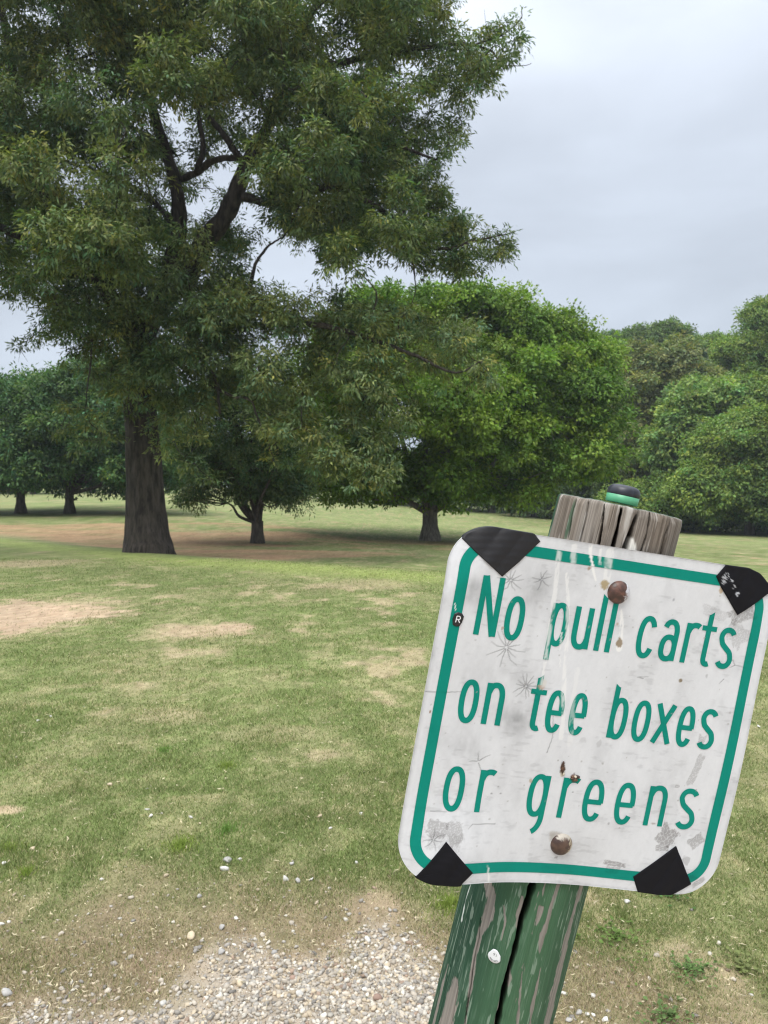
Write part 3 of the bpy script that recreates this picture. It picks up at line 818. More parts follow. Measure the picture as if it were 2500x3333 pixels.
# --- the tree with many stems -------------------------------------------------
Y = 34.5
g_ = gpoint(838, 1760, Y)
root_ = make_tree('multi_stem_tree', 'dark green tree with several stems fanning from a short trunk, right of the oak', g_,
                  [B(830, 1420, Y, 170, 200, 3.0), B(700, 1510, Y, 120, 110, 2.2), B(930, 1480, Y, 100, 150, 2.2), B(640, 1620, Y, 65, 50, 1.2), B(940, 1610, Y, 100, 50, 1.6), B(770, 1300, Y, 120, 120, 2.2), B(640, 1440, Y, 90, 120, 2), B(830, 1600, Y, 120, 45, 1.8)],
                  (.17, .055), [(.050, .082, .032), (.058, .090, .034), (.070, .096, .040)], .27, 1.0, dens=3.6, crad=.28, per=20, padr=(.45, 1.0), npads=170, limbs=12, stems=3, shell=.5, droop=.6, flare=1.25)

# --- the pair on the left -------------------------------------------------------
LEFT = [(.044, .080, .030), (.052, .092, .034), (.060, .098, .032)]
Y = 53.0
make_tree('lawn_tree', 'dark green spreading tree farthest left, its crown cut by the photo edge', gpoint(68, 1671, Y),
          [B(40, 1400, Y, 250, 190, 5.2), B(130, 1300, Y, 180, 95, 4), B(-120, 1420, Y, 180, 180, 4), B(60, 1540, Y, 220, 80, 5)],
          (.28, .13), LEFT, .29, 1.5, dens=2.1, crad=.42, per=17, val=.32, padr=(.8, 1.5), npads=150, limbs=8, shell=.35, group='lawn trees beyond the oak', bark=M_BARK2)
make_tree('lawn_tree', 'dark green spreading tree between the oak trunk and the leftmost tree', gpoint(227, 1673, Y),
          [B(260, 1400, Y, 210, 190, 5.2), B(330, 1280, Y, 170, 120, 4), B(420, 1420, Y, 190, 180, 4.6), B(300, 1540, Y, 290, 80, 5), B(520, 1500, Y, 150, 110, 3.5)],
          (.28, .13), LEFT, .29, 1.5, dens=2.1, crad=.42, per=17, val=.32, padr=(.8, 1.5), npads=200, limbs=8, shell=.35, group='lawn trees beyond the oak', bark=M_BARK2)

# --- the wood on the right --------------------------------------------------------
DKG = [(.062, .096, .026), (.072, .106, .030)]; MDG = [(.096, .138, .034), (.108, .150, .038)]; LTG = [(.130, .182, .054), (.118, .168, .048)]
OLV = [(.118, .130, .050), (.105, .122, .046), (.126, .134, .058)]; FARG = [(.088, .125, .055), (.098, .138, .062)]
WOOD = [
    # px, base py, Y, blobs, cols, label
    (2120, 1725, 76, [(2120, 1290, 190, 150), (2150, 1180, 130, 70), (2060, 1430, 130, 140), (2230, 1250, 110, 90)], OLV, 'olive brown tree in the wood, right of the bright round tree', (.40, .24), 1.0),
    (2330, 1730, 70, [(2330, 1390, 200, 160), (2400, 1290, 130, 75), (2220, 1480, 130, 170), (2320, 1560, 180, 120)], LTG, 'light green bushy tree in the wood, above the knob on the post', (.42, .26), 1.0),
    (2480, 1735, 78, [(2520, 1200, 130, 240), (2500, 1060, 80, 100), (2440, 1220, 110, 150), (2560, 1400, 160, 200)], MDG, 'tallest tree of the wood, at the right edge of the photo', (.32, .18), 1.2),
    (2440, 1738, 62, [(2430, 1520, 170, 160), (2480, 1430, 140, 100), (2330, 1600, 120, 100)], MDG, 'mid green tree at the front of the wood near the right edge', (.34, .20), 1.2),
    (2560, 1742, 60, [(2570, 1500, 120, 150), (2550, 1620, 130, 100)], DKG, 'dark green tree at the right edge, lowest at the front of the wood', (.32, .18), 1.2),
    (2180, 1728, 68, [(2150, 1640, 150, 85), (2260, 1660, 120, 70), (2060, 1650, 90, 75)], MDG, 'low bushy tree at the foot of the wood behind the post top', (.30, .18), 1.3),
    (2060, 1722, 88, [(2020, 1330, 140, 210), (1960, 1440, 90, 200), (2040, 1560, 120, 140)], DKG, 'dark tree behind the gap between round tree and wood', (.42, .26), 1.0),
    (2140, 1712, 112, [(2140, 1110, 110, 55), (2060, 1130, 70, 50), (2180, 1180, 130, 70), (2100, 1260, 140, 120)], DKG, 'dark flat topped tree on the skyline in the middle of the wood', (.46, .28), .9),
    (1970, 1710, 115, [(1960, 1130, 75, 55), (1910, 1120, 40, 45), (2000, 1190, 90, 70), (1960, 1300, 110, 150)], FARG, 'pale green tree on the skyline just right of the round tree', (.46, .28), .8),
    (2330, 1712, 108, [(2320, 1130, 60, 50), (2260, 1150, 70, 50), (2340, 1200, 100, 80), (2330, 1320, 130, 130)], MDG, 'rounded tree on the skyline beside the tallest tree', (.46, .28), .9),
    (1880, 1712, 95, [(1850, 1560, 120, 140), (1800, 1450, 150, 150)], DKG, 'dark tree mostly hidden behind the round tree', (.4, .25), 1.0),
    (2700, 1745, 66, [(2720, 1300, 170, 260), (2700, 1550, 180, 180)], MDG, 'green tree beyond the right edge of the photo', (.4, .25), .7),
]
for (px, py, Y, bl, cols, lab, leaf, dn) in WOOD:
    blobs = [B(a, b, Y, c, d, max(2.5, min(c / F * Y, 5))) for a, b, c, d in bl]
    make_tree('woodland_tree', lab, gpoint(px, py, Y), blobs, (leaf[0] * .80, leaf[1] * .80), cols, .35, 3.0, dens=1.75 * dn, crad=.46, per=27, padr=(.7, 2.1), npads=150, limbs=6, shell=.4, relief=(.70, 1.28), group='trees of the wood on the right', flare=1.3, val=.34)


def thicket(name, label, pts, Y, hpx, depth, cols, leaf=(.34, .22), dens=1.2, n=60):
    """undergrowth along the wood's edge: one tangled mass"""
    pads = []
    for i in range(n):
        t = rng.random() * (len(pts) - 1); k = int(t); f_ = t - k
        px = pts[k][0] * (1 - f_) + pts[k + 1][0] * f_; py = pts[k][1] * (1 - f_) + pts[k + 1][1] * f_
        yy = Y + rng.uniform(-.5, 1) * depth; p = gpoint(px, py, yy)
        h = hpx / F * Y; r = rng.uniform(.45, 1.0) * h * .55
        p = p + [0, 0, rng.random() * h * .6 + r * .25]
        pads.append((p, np.array([r * 1.2, r * 1.2, r * .9])))
    C_, D_, I_ = clusters_on_pads(pads, dens, .6, up=.3, shell=.4)
    pc = np.array(cols)[rng.integers(0, len(cols), len(pads))]
    v, c = leaf_mesh(C_, .6, 14, leaf[0], leaf[1], pc[I_], D_, droop=.4)
    p0 = gpoint(pts[0][0], pts[0][1], Y)
    o = mk(name, v, quads=np.arange(len(v)).reshape(-1, 4), mat=M_LEAF, col=c); relocate(o, p0)
    tag(o, label, None, kind='stuff')


thicket('undergrowth', 'dark undergrowth along the foot of the wood', [(1850, 1720), (2000, 1724), (2300, 1732), (2750, 1745)], 72, 80, 5, DKG + MDG, n=100)
# low far tree line behind the lawn, seen under and between the crowns
FT = [(-60, 1612, 112, 'far'), (110, 1612, 108, 'far'), (300, 1608, 110, 'far'), (470, 1604, 112, 'far'), (640, 1600, 110, 'far'), (800, 1606, 112, 'far'), (960, 1620, 112, 'far'), (1120, 1634, 110, 'far'), (1290, 1650, 108, 'far'), (1450, 1665, 106, 'far'), (1600, 1680, 104, 'far'), (1740, 1695, 98, 'far')]
wh = ['leftmost', 'second', 'third', 'fourth', 'fifth', 'sixth', 'seventh', 'eighth', 'ninth', 'tenth', 'eleventh', 'rightmost']
for i, (px, py, Y, _) in enumerate(FT):
    h = rng.uniform(90, 130)
    make_tree('distant_tree', f'{wh[i]} tree in the low far row behind the lawn' + ('' if i in (0, 11) else ', counted from the left'), gpoint(px, py, Y),
              [B(px, py - h, Y, 125, h * .95, 4), B(px + 60, py - h * .5, Y + 2, 90, h * .5, 3)], (.5, .3), DKG + FARG, .35, 2.0, dens=.7, crad=.9, per=12, padr=(1.0, 1.9), npads=34, limbs=5, shell=.3, group='low far trees behind the lawn')

# ------------------------------------------------------------------ the sign on its leaning post
SO = np.array([0.05889387, 0.00831938, 0.6256176])
SU = np.array([0.96927686, 0.15383691, 0.19192858]); SV = np.array([-0.17340744, 0.98076329, 0.08962827]); SN = np.array([-0.17444836, -0.12015645, 0.97730763])
SW = .305


def bend(u, v):
    k = sstep(.225, .30, v)
    b = .0105 * np.exp(-((u - .045) / .040) ** 2) * k - .0025 * np.exp(-((u - .155) / .05) ** 2) * k + .002 * np.exp(-((u - .25) / .05) ** 2) * k
    b = b + .0035 * sstep(.25, .31, u) * np.exp(-((v - .20) / .08) ** 2)
    # corners curled back a little
    b = b - .010 * np.clip(1 - (u + v) / .065, 0, 1) ** 1.5 - .008 * np.clip(1 - ((SW - u) + v) / .07, 0, 1) ** 1.5
    return b + .0006 * np.sin(u * 40) * np.sin(v * 33)


def S(u, v, h=0.0):
    u = np.asarray(u, float); v = np.asarray(v, float); h = np.broadcast_to(np.asarray(h, float), u.shape)
    return cam2world(SO + u[..., None] * SU + v[..., None] * SV - (bend(u, v) + h)[..., None] * SN)


def pix2uv(px, py, d=0.0):
    r = np.array([(px - CX) / F, (py - CY) / F, 1.0]); t = ((SO + SN * d) @ SN) / (r @ SN); q = r * t - SO
    return np.array([q @ SU, q @ SV])


def worley(x, y, seed):
    x = np.asarray(x, float); y = np.asarray(y, float); ix = np.floor(x).astype(np.int64); iy = np.floor(y).astype(np.int64)
    f1 = np.full(x.shape, 9.); f2 = np.full(x.shape, 9.)
    for i in (-1, 0, 1):
        for j in (-1, 0, 1):
            cx_ = ix + i + hash2(ix + i, iy + j, seed); cy_ = iy + j + hash2(ix + i, iy + j, seed + 1)
            d = np.hypot(cx_ - x, cy_ - y); f2 = np.minimum(f2, np.maximum(f1, d)); f1 = np.minimum(f1, d)
    return f1, f2


def seg_dist(u, v, P):
    """distance to a polyline and parameter 0..1 along it"""
    best = np.full(np.shape(u), 9.0); tt = np.zeros(np.shape(u)); n = len(P) - 1
    for i in range(n):
        a_, b_ = np.array(P[i]), np.array(P[i + 1]); ab = b_ - a_
        t = np.clip(((u - a_[0]) * ab[0] + (v - a_[1]) * ab[1]) / (ab @ ab), 0, 1)
        d = np.hypot(u - a_[0] - ab[0] * t, v - a_[1] - ab[1] * t)
        m = d < best; best = np.where(m, d, best); tt = np.where(m, (i + t) / n, tt)
    return best, tt


mm_ = .00028   # metres of sign per photo pixel, roughly
r_s = np.random.default_rng(3)
STARS = []
for px, py, R_, nr in [(1662, 1888, 46, 10), (1763, 1886, 34, 7), (1649, 2108, 66, 12), (1712, 2233, 48, 12), (1405, 2722, 40, 7), (1556, 2478, 46, 4)]:
    c = pix2uv(px, py); a0 = r_s.random() * 6
    for k in range(nr):
        a_ = a0 + 2 * np.pi * (k + .5 * r_s.random()) / nr; l = R_ * mm_ * (.55 + .5 * r_s.random()); b_ = a_ + r_s.normal(0, .25)
        p1 = c + np.array([np.cos(a_), np.sin(a_)]) * l * .12; p2 = c + np.array([np.cos(a_), np.sin(a_)]) * l * .6; p3 = p2 + np.array([np.cos(b_), np.sin(b_)]) * l * .4
        STARS.append(([p1, p2, p3], .00042))
for pts in [[(1610, 2679), (1535, 2677), (1520, 2690)], [(1400, 2636), (1450, 2637)], [(2385, 2148), (2392, 2165), (2425, 2172)], [(2392, 2165), (2375, 2173)], [(1450, 2254), (1500, 2252)], [(2095, 2209), (2075, 2204), (2110, 2203)], [(1780, 2450), (1798, 2400), (1800, 2330)], [(1385, 2250), (1450, 2256)], [(2355, 2210), (2340, 2225)]]:
    STARS.append(([pix2uv(*p) for p in pts], .0004))
SMUDGE = [(1535, 1935, 42, .30), (1548, 1900, 25, .2), (1735, 1935, 62, .26), (1560, 2215, 90, .12), (1700, 2200, 40, .12), (1682, 2348, 42, .42), (1535, 2440, 40, .16), (1640, 2330, 60, .14), (1500, 2400, 60, .12), (1820, 1860, 60, .12), (2030, 1800, 60, .10)]
CRACKLE = [(1415, 2688, 34, 26, .2, .0022, .40), (1475, 2700, 24, 40, -.2, .0018, .36), (1440, 2730, 60, 26, 0, .002, .2), (2170, 2722, 32, 30, .5, .004, .5), (2155, 2760, 26, 10, 0, .003, .45), (2265, 2735, 26, 18, -.7, .0022, .42), (2003, 2812, 40, 8, .08, .004, .5), (2266, 2502, 12, 52, .22, .0015, .32), (2281, 2412, 12, 20, .1, .0015, .3),
           (2418, 2003, 42, 26, -.5, .003, .42), (2400, 2065, 44, 34, .6, .0022, .26), (2330, 1998, 46, 16, .2, .002, .18), (2228, 2798, 14, 13, .3, .009, .3), (2240, 2858, 24, 12, -.6, .002, .35), (2270, 2868, 26, 8, -.7, .002, .4), (1995, 2832, 24, 12, 0, .002, .35), (1812, 2795, 5, 4, 0, .01, .4), (2205, 2560, 8, 5, 0, .003, .4), (2005, 1952, 10, 9, 0, .003, .2)]
DRIP = [([(1816, 1800), (1812, 1880), (1803, 1960), (1795, 2020), (1785, 2090), (1770, 2180), (1758, 2240)], 15, 5, .62), ([(1925, 1745), (1922, 1800), (1930, 1850), (1940, 1890)], 12, 3, 1.0), ([(1985, 1800), (1980, 1850), (1975, 1895)], 17, 12, .62), ([(1845, 1870), (1850, 1960), (1846, 2060), (1838, 2180), (1830, 2350), (1825, 2400)], 8, 10, .62), ([(2022, 1985), (2024, 2040), (2014, 2110)], 5, 13, .9),
        ([(1880, 2180), (1860, 2300), (1855, 2420)], 12, 12, .35), ([(1868, 1780), (1866, 1830)], 14, 10, .6), ([(1955, 1790), (1952, 1835)], 8, 6, .7), ([(1827, 2060), (1822, 2170)], 5, 3, .7), ([(1583, 2810), (1587, 2850), (1587, 2875)], 4, 4, .8), ([(1480, 1965), (1482, 1983)], 2, 2, .9)]
RUST = [(1972, 1900, 16, 18, (.34, .25, .10), .85), (1918, 1850, 8, 8, (.30, .20, .12), .8), (2017, 2093, 12, 16, (.22, .15, .07), .85), (2010, 2030, 4, 5, (.35, .22, .12), .6), (2216, 2216, 8, 8, (.20, .15, .08), .9), (1832, 2505, 9, 22, (.10, .05, .03), 1), (1830, 2520, 7, 10, (.5, .46, .36), .8), (1867, 2530, 13, 12, (.12, .06, .04), 1), (1877, 2526, 6, 5, (.6, .57, .5), 1), (1866, 2545, 6, 6, (.1, .06, .04), .9),
        (1810, 2725, 28, 16, (.33, .27, .19), .5), (1635, 2045, 4, 5, (.35, .18, .08), .6), (1728, 2541, 5, 7, (.35, .25, .10), .6), (1761, 2236, 14, 8, (.45, .30, .22), .8), (1770, 2225, 9, 14, (.62, .60, .55), .8), (1400, 2317, 3, 7, (.25, .12, .05), .9), (2349, 1922, 8, 14, (.42, .28, .12), .7), (1600, 2583, 4, 3, (.2, .2, .2), .7), (1630, 2583, 4, 3, (.2, .2, .2), .7), (1622, 2561, 3, 3, (.25, .25, .25), .6), (1865, 2578, 3, 2, (.1, .1, .1), .9), (2192, 1952, 5, 7, (.3, .3, .32), .7), (1900, 2410, 12, 10, (.4, .4, .4), .35), (1950, 2420, 9, 12, (.36, .36, .36), .45), (1980, 2680, 4, 5, (.3, .3, .3), .7), (2127, 2680, 10, 3, (.3, .25, .22), .7), (1760, 1976, 6, 5, (.45, .45, .44), .5), (1782, 1982, 3, 3, (.3, .3, .3), .8), (2300, 2200, 4, 8, (.4, .4, .4), .7), (2055, 2287, 5, 4, (.35, .35, .35), .6)]
for _ in range(90):
    RUST.append((r_s.uniform(1400, 2400), r_s.uniform(1900, 2780), r_s.uniform(1.5, 4), r_s.uniform(1.5, 4), (.34, .33, .31), r_s.uniform(.3, .8)))


def weather(u, v, base, printed=False):
    """age of the sign face: smudges, cracks in the film, streaks, rust. base (n,3)"""
    c = np.array(base, float)
    n1 = fbm(u * 60, v * 45, 201, 4); n2 = fbm(u * 260, v * 160, 205, 3); n3 = fbm(u * 900, v * 700, 209, 2)
    amp = .5 if printed else 1.0
    c = c * (1 - amp * (.10 * sstep(.45, .8, n1) + .07 * (n2 - .4) + .05 * (n3 - .5)))[:, None]
    c = c * (1 - amp * .12 * sstep(.58, .75, fbm(u * 110, v * 420, 231, 3)) * sstep(.45, .6, n1))[:, None]
    for px, py, R_, s in SMUDGE:
        q = pix2uv(px, py); d = np.hypot(u - q[0], v - q[1]) / (R_ * mm_)
        c = c * (1 - s * amp * np.exp(-d ** 2 * 1.3) * (.55 + .8 * n2))[:, None]
    for px, py, a_, b_, rot, cell, s in CRACKLE:
        q = pix2uv(px, py); du = (u - q[0]) / mm_; dv = (v - q[1]) / mm_
        X_ = du * math.cos(rot) + dv * math.sin(rot); Y_ = -du * math.sin(rot) + dv * math.cos(rot)
        m = (1 - sstep(.85, 1.05, np.maximum(abs(X_) / a_, abs(Y_) / b_) + (n2 - .5) * .9))
        f1, f2 = worley(u / cell + 5, v / cell, 77)
        m = m * (.35 + .65 * sstep(.05, .16, f2 - f1)) * s * amp
        c = c * (1 - m[:, None] * np.array([.95, .98, 1.0]))
    for P, wd in STARS:
        P = np.array(P); lo = P.min(0) - .003; hi = P.max(0) + .003
        k = (u > lo[0]) & (u < hi[0]) & (v > lo[1]) & (v < hi[1])
        if k.any():
            d, t = seg_dist(u[k], v[k], P); c[k] = c[k] * (1 - .55 * amp * (1 - sstep(wd * .5, wd * 1.6, d)) * (1 - .5 * t))[:, None]
    for P, w0, w1, s in DRIP:
        q = [pix2uv(*p) for p in P]; d, t = seg_dist(u, v, q); wd = (w0 * (1 - t) + w1 * t) * mm_ * (.25 + 1.0 * fbm(u * 220, v * 40, 301, 3))
        m = (1 - sstep(.7, 1.1, d / wd)) * s * sstep(.38, .60, fbm(u * 420, v * 130, 305, 4) + .10)
        c = mixc(c, np.array([.80, .80, .78]), m)
    for px, py, a_, b_, col_, s in RUST:
        q = pix2uv(px, py); d = np.hypot((u - q[0]) / (a_ * mm_), (v - q[1]) / (b_ * mm_)) + (n2 - .5) * 1.2 + (n3 - .5) * .6
        m = (1 - sstep(.6, 1.15, d)) * s
        if m.max() > 0: c = mixc(c, np.array(col_), m)
    # grime at the very edge
    e_ = np.minimum(np.minimum(u, SW - u), np.minimum(v, SW - v)); c = c * (1 - .18 * (1 - sstep(0, .004, e_)) * (.4 + n2))[:, None]
    return np.clip(c, .003, .9)


WHITE = np.array([.67, .68, .69]); SGREEN = np.array([.002, .235, .175])
post_foot = None
PR = .0565


def axis_at(px, py): 
    r = np.array([(px - CX) / F, (py - CY) / F, 1.0]); d = PR + .0058; t = ((SO + SN * d) @ SN) / (r @ SN); return cam2world(r * t)


AT = axis_at(2016, 1650); AB = axis_at(1592, 3333)
AD = unit(AB - AT)                                   # down the post
foot_t = (AT[2] + .0) / -AD[2]
FOOT = AT + AD * foot_t; FOOT[2] = float(gz(FOOT[0], FOOT[1]))
sp_root = empty('signpost', FOOT)
tag(sp_root, 'leaning green painted wooden post carrying a square white sign about pull carts', 'signpost')
Cw = -(cam2world(SN) - EYE); E1 = unit(Cw - AD * (Cw @ AD)); E2 = np.cross(AD, E1)
if (E2 @ (cam2world(SU) - EYE)) < 0: E2 = -E2


def pix2post(px, py):
    d = ray(px, py); d = d / np.linalg.norm(d); o = EYE - AT
    dp = d - AD * (d @ AD); op = o - AD * (o @ AD); A_ = dp @ dp; B_ = 2 * dp @ op; C2 = op @ op - PR ** 2; disc = B_ * B_ - 4 * A_ * C2
    t = (-B_ - math.sqrt(max(disc, 0))) / (2 * A_); p = o + d * t
    return np.array([math.atan2(p @ E2, p @ E1) * PR, p @ AD])     # arc length, distance down


th = np.concatenate([np.linspace(-2.25, 1.85, 640), np.linspace(1.85, 2 * np.pi - 2.25, 60)[1:-1]])
ss = np.concatenate([[0, .0006, .0015, .003], np.arange(.0045, .70, .00125), np.linspace(.71, foot_t + .25, 60)])
TH, SS = np.meshgrid(th, ss); Aw = TH * PR
thw = np.where(TH > np.pi, TH - 2 * np.pi, TH); Aw = thw * PR
gr1 = fbm(Aw * 900, SS * 9, 401, 4); gr2 = fbm(Aw * 260 + 3 * vnoise(SS * 14, Aw * 30, 2), SS * 5, 405, 4); gr3 = fbm(Aw * 2200, SS * 60, 409, 2)
disp = (gr1 - .5) * .0007 + (gr2 - .5) * .0006
topz = 1 - sstep(.10, .16, SS)
fiss = np.abs(fbm(Aw * 85, SS * 3.0, 411, 3) - .5)
disp -= topz * .0009 * (1 - sstep(.0, .016, fiss))
CR = [([(2092, 1655), (2072, 1690), (2055, 1730), (2038, 1785), (2028, 1830)], .0016, .0026, .03), ([(2022, 1665), (2010, 1720), (1996, 1778), (1990, 1810)], 0.0013, .0016, .02), ([(1966, 1650), (1960, 1700), (1948, 1775)], .0008, .0010, .014), ([(2118, 1680), (2108, 1740), (2088, 1805)], .0012, .0008, .014), ([(1915, 1640), (1905, 1690), (1886, 1770)], .0005, .0006, .006), ([(2188, 1700), (2165, 1750), (2152, 1815)], .0012, .0012, .014), ([(1876, 1630), (1862, 1680), (1850, 1750)], .0005, .0005, .005),
      ([(1745, 2840), (1738, 2878), (1716, 2935), (1702, 2985), (1690, 3040), (1676, 3090), (1660, 3150), (1650, 3180), (1638, 3240), (1620, 3333), (1600, 3420)], .0030, .0022, .038), ([(1566, 2990), (1556, 3060), (1543, 3120), (1530, 3220), (1512, 3333)], .0006, .0007, .006), ([(1480, 3100), (1450, 3210), (1428, 3333)], .0004, .0004, .004), ([(1493, 3210), (1470, 3333)], .0004, .0004, .004)]
crackm = np.zeros_like(TH)
for P, w0, w1, dep in CR:
    q = [pix2post(*p) for p in P]
    k = (SS < q[-1][1] + .03) & (np.abs(thw) < 2.2)
    d, t = seg_dist(Aw + .0012 * (fbm(SS * 60, SS * 3, 421, 3) - .5) * 2, SS, q); wd = (w0 * (1 - t) + w1 * t) * (.7 + .6 * vnoise(SS * 120, SS * 0, 33))
    end = 1.0 if q[0][1] < .03 else 1.0
    m = (1 - sstep(.55, 1.15, d / wd)) * k
    disp -= dep * m; crackm = np.maximum(crackm, m)
    disp -= .0009 * (1 - sstep(1, 3.5, d / wd)) * k * (w0 > .001)
# paint
flake = fbm(Aw * 70, SS * 7, 431, 5); fl2 = fbm(Aw * 190, SS * 20, 437, 4)
bare = sstep(.685, .70, flake * .50 + fl2 * .32 + fbm(Aw * 600, SS * 90, 439, 3) * .18 + .045 * sstep(.9, 1.5, np.abs(thw + .4)))
BARE = [([(1588, 2860), (1600, 2930), (1592, 2980), (1562, 3040), (1546, 3110), (1535, 3190), (1522, 3280), (1510, 3360)], [.0055, .0055, .005, .003, .0025, .003, .002, .0015]), ([(1897, 2870), (1868, 2960), (1845, 3050), (1815, 3180), (1785, 3300), (1765, 3380)], [.004, .003, .005, .006, .007, .007]), ([(1822, 2870), (1800, 2930), (1785, 2990), (1765, 3040), (1756, 3100)], [.003, .0014, .0022, .0036, .001]), ([(1485, 3200), (1470, 3260), (1455, 3333), (1440, 3400)], [.006, .011, .013, .014]), ([(1700, 2920), (1690, 2980), (1682, 3020)], [.0015, .0035, .001]), ([(1655, 3180), (1635, 3240), (1615, 3330)], [.003, .0025, .003]), ([(1640, 2950), (1645, 3000), (1632, 3060)], [.001, .0015, .0006]), ([(1760, 2955), (1752, 2985), (1745, 3010)], [.003, .0025, .0008]), ([(1700, 3160), (1692, 3250), (1684, 3333)], [.0005, .0012, .002]), ([(1760, 3150), (1735, 3260), (1725, 3333)], [.0004, .0022, .0016]), ([(1460, 3140), (1440, 3210), (1412, 3333)], [.001, .003, .004])]
for P, ws in BARE:
    q = [pix2post(*p) for p in P]; d, t = seg_dist(Aw, SS, q); wd = np.interp(t, np.linspace(0, 1, len(ws)), ws) * (.05 + .8 * fbm(Aw * 200, SS * 34, 443, 3) + .9 * fbm(Aw * 700, SS * 130, 447, 3))
    bare = np.maximum(bare, (1 - sstep(.85, 1.05, d / wd)) * (SS > .3))
above = 1 - sstep(.118, .128, SS + .01 * fl2)
leftpaint = sstep(1.74, 1.84, -thw + (flake - .5) * .9) * (thw < 0) + (1 - sstep(.6, 1.0, np.hypot((Aw - pix2post(1866, 1650)[0]) / .0035, (SS - .018) / .026) + (fl2 - .5) * 1.2)) * .8
bare = np.where(above > .5, 1 - np.clip(leftpaint, 0, 1), bare)
grain = sstep(.28, .72, gr1 * .45 + gr2 * .3 + gr3 * .25)
wood = mixc(np.array([.135, .115, .095]), np.array([.32, .285, .245]), grain)
wood = mixc(wood, np.array([.60, .58, .54]), .45 * sstep(.62, .76, fbm(Aw * 240, SS * 22, 451, 4)) * above)
wood = wood * mixc(np.array([1, 1, 1.]), np.array([.80, .76, .72]), sstep(.4, .7, fbm(Aw * 60, SS * 4, 453, 3)))
wood = mixc(wood, np.array([.27, .25, .222]) * (.7 + .5 * gr1[..., None]), (1 - above) * .65)
wood = wood * (1 - .5 * (1 - sstep(0, .010, fiss)) * topz)[..., None]
pn = fbm(Aw * 35, SS * 4, 461, 4)
paint = mixc(np.array([.022, .066, .036]), np.array([.052, .122, .062]), sstep(-1.2, -.45, thw) * .75 + (pn - .5) * 1.0 + .1)  # green darkens round the left flank: side shading mixed into the colour
paint = paint * (.80 + .40 * gr1[..., None]); paint = mixc(paint, np.array([.16, .24, .17]), .35 * sstep(.5, .75, gr3 * .5 + fbm(Aw * 330, SS * 26, 463, 3) * .5))
fleck = sstep(.70, .74, fbm(Aw * 420, SS * 45, 471, 3)); paint = mixc(paint, np.array([.30, .38, .30]), fleck * .5)
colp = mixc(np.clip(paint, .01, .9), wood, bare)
colp = mixc(colp, np.array([.035, .028, .022]), np.clip(crackm, 0, 1))
colp = mixc(colp, np.array([.72, .70, .64]), np.clip(1 - sstep(.5, 1.0, np.hypot((Aw - pix2post(2052, 1790)[0]) / .006, (SS - pix2post(2052, 1790)[1]) / .009) + (fl2 - .5) * 2), 0, 1))
ql = [pix2post(*p) for p in [(1533, 2880), (1516, 2930), (1508, 2975), (1504, 2995)]]; d, t = seg_dist(Aw, SS, ql)
colp = mixc(colp, np.array([.7, .74, .7]), (1 - sstep(.5, 1, d / (.0006 + .0012 * t))) * .9 * sstep(.4, .5, fbm(Aw * 300, SS * 100, 475, 2) + .1 * t))
disp = disp + (1 - bare) * .0004 - crackm * 0
RAD = PR + disp - .0010 * (1 - np.clip(SS / .003, 0, 1)) ** 2 - .003 * (1 - sstep(0, .006, SS)) * sstep(.55, .7, fbm(Aw * 120, Aw * 0 + 3, 481, 3))
TT = .025
tilt = -PR * np.cos(TH) * TT
SD = SS + tilt * (1 - np.clip(SS / .05, 0, 1)) + .0018 * (fbm(Aw * 90, Aw * 0, 485, 3) - .5) * (1 - np.clip(SS / .03, 0, 1))
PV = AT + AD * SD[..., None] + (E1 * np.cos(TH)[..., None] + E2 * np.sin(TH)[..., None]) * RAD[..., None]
nr_, nc_ = TH.shape
caps = []; capc = []
for k, f_ in enumerate((.93, .8, .6, .4, .2, .02)):
    rr = RAD[0] * f_ + crackm[0] * .0
    z_ = SD[0] * f_ - .0006 - .0008 * fbm(np.cos(th) * 9 * f_, np.sin(th) * 9 * f_, 491, 3)
    caps.append(AT + AD * z_[:, None] + (E1 * np.cos(th)[:, None] + E2 * np.sin(th)[:, None]) * rr[:, None])
    capc.append(mixc(np.array([.05, .10, .065]), np.array([.20, .20, .17]), sstep(.45, .65, fbm(np.cos(th) * 12 * f_, np.sin(th) * 12 * f_, 493, 3))))
caps = caps[::-1]; capc = capc[::-1]
VV = np.concatenate([np.array(caps).reshape(-1, 3), PV.reshape(-1, 3)]); CC_ = np.concatenate([np.array(capc).reshape(-1, 3), colp.reshape(-1, 3)])
M_POST = mat_vcol('weathered_painted_wood', .78, bump=.35, bscale=1.0, dist=.001, spec=.3, nscale=(900, 900, 120))
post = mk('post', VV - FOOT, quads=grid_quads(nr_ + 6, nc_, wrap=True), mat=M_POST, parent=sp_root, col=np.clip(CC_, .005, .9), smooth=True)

# sign panel: face, rim, back
RC = .036; NG = 420


def halfspan(v):
    d = np.minimum(v, SW - v); k = np.clip(RC - d, 0, RC); return RC - np.sqrt(np.clip(RC ** 2 - k ** 2, 0, None))


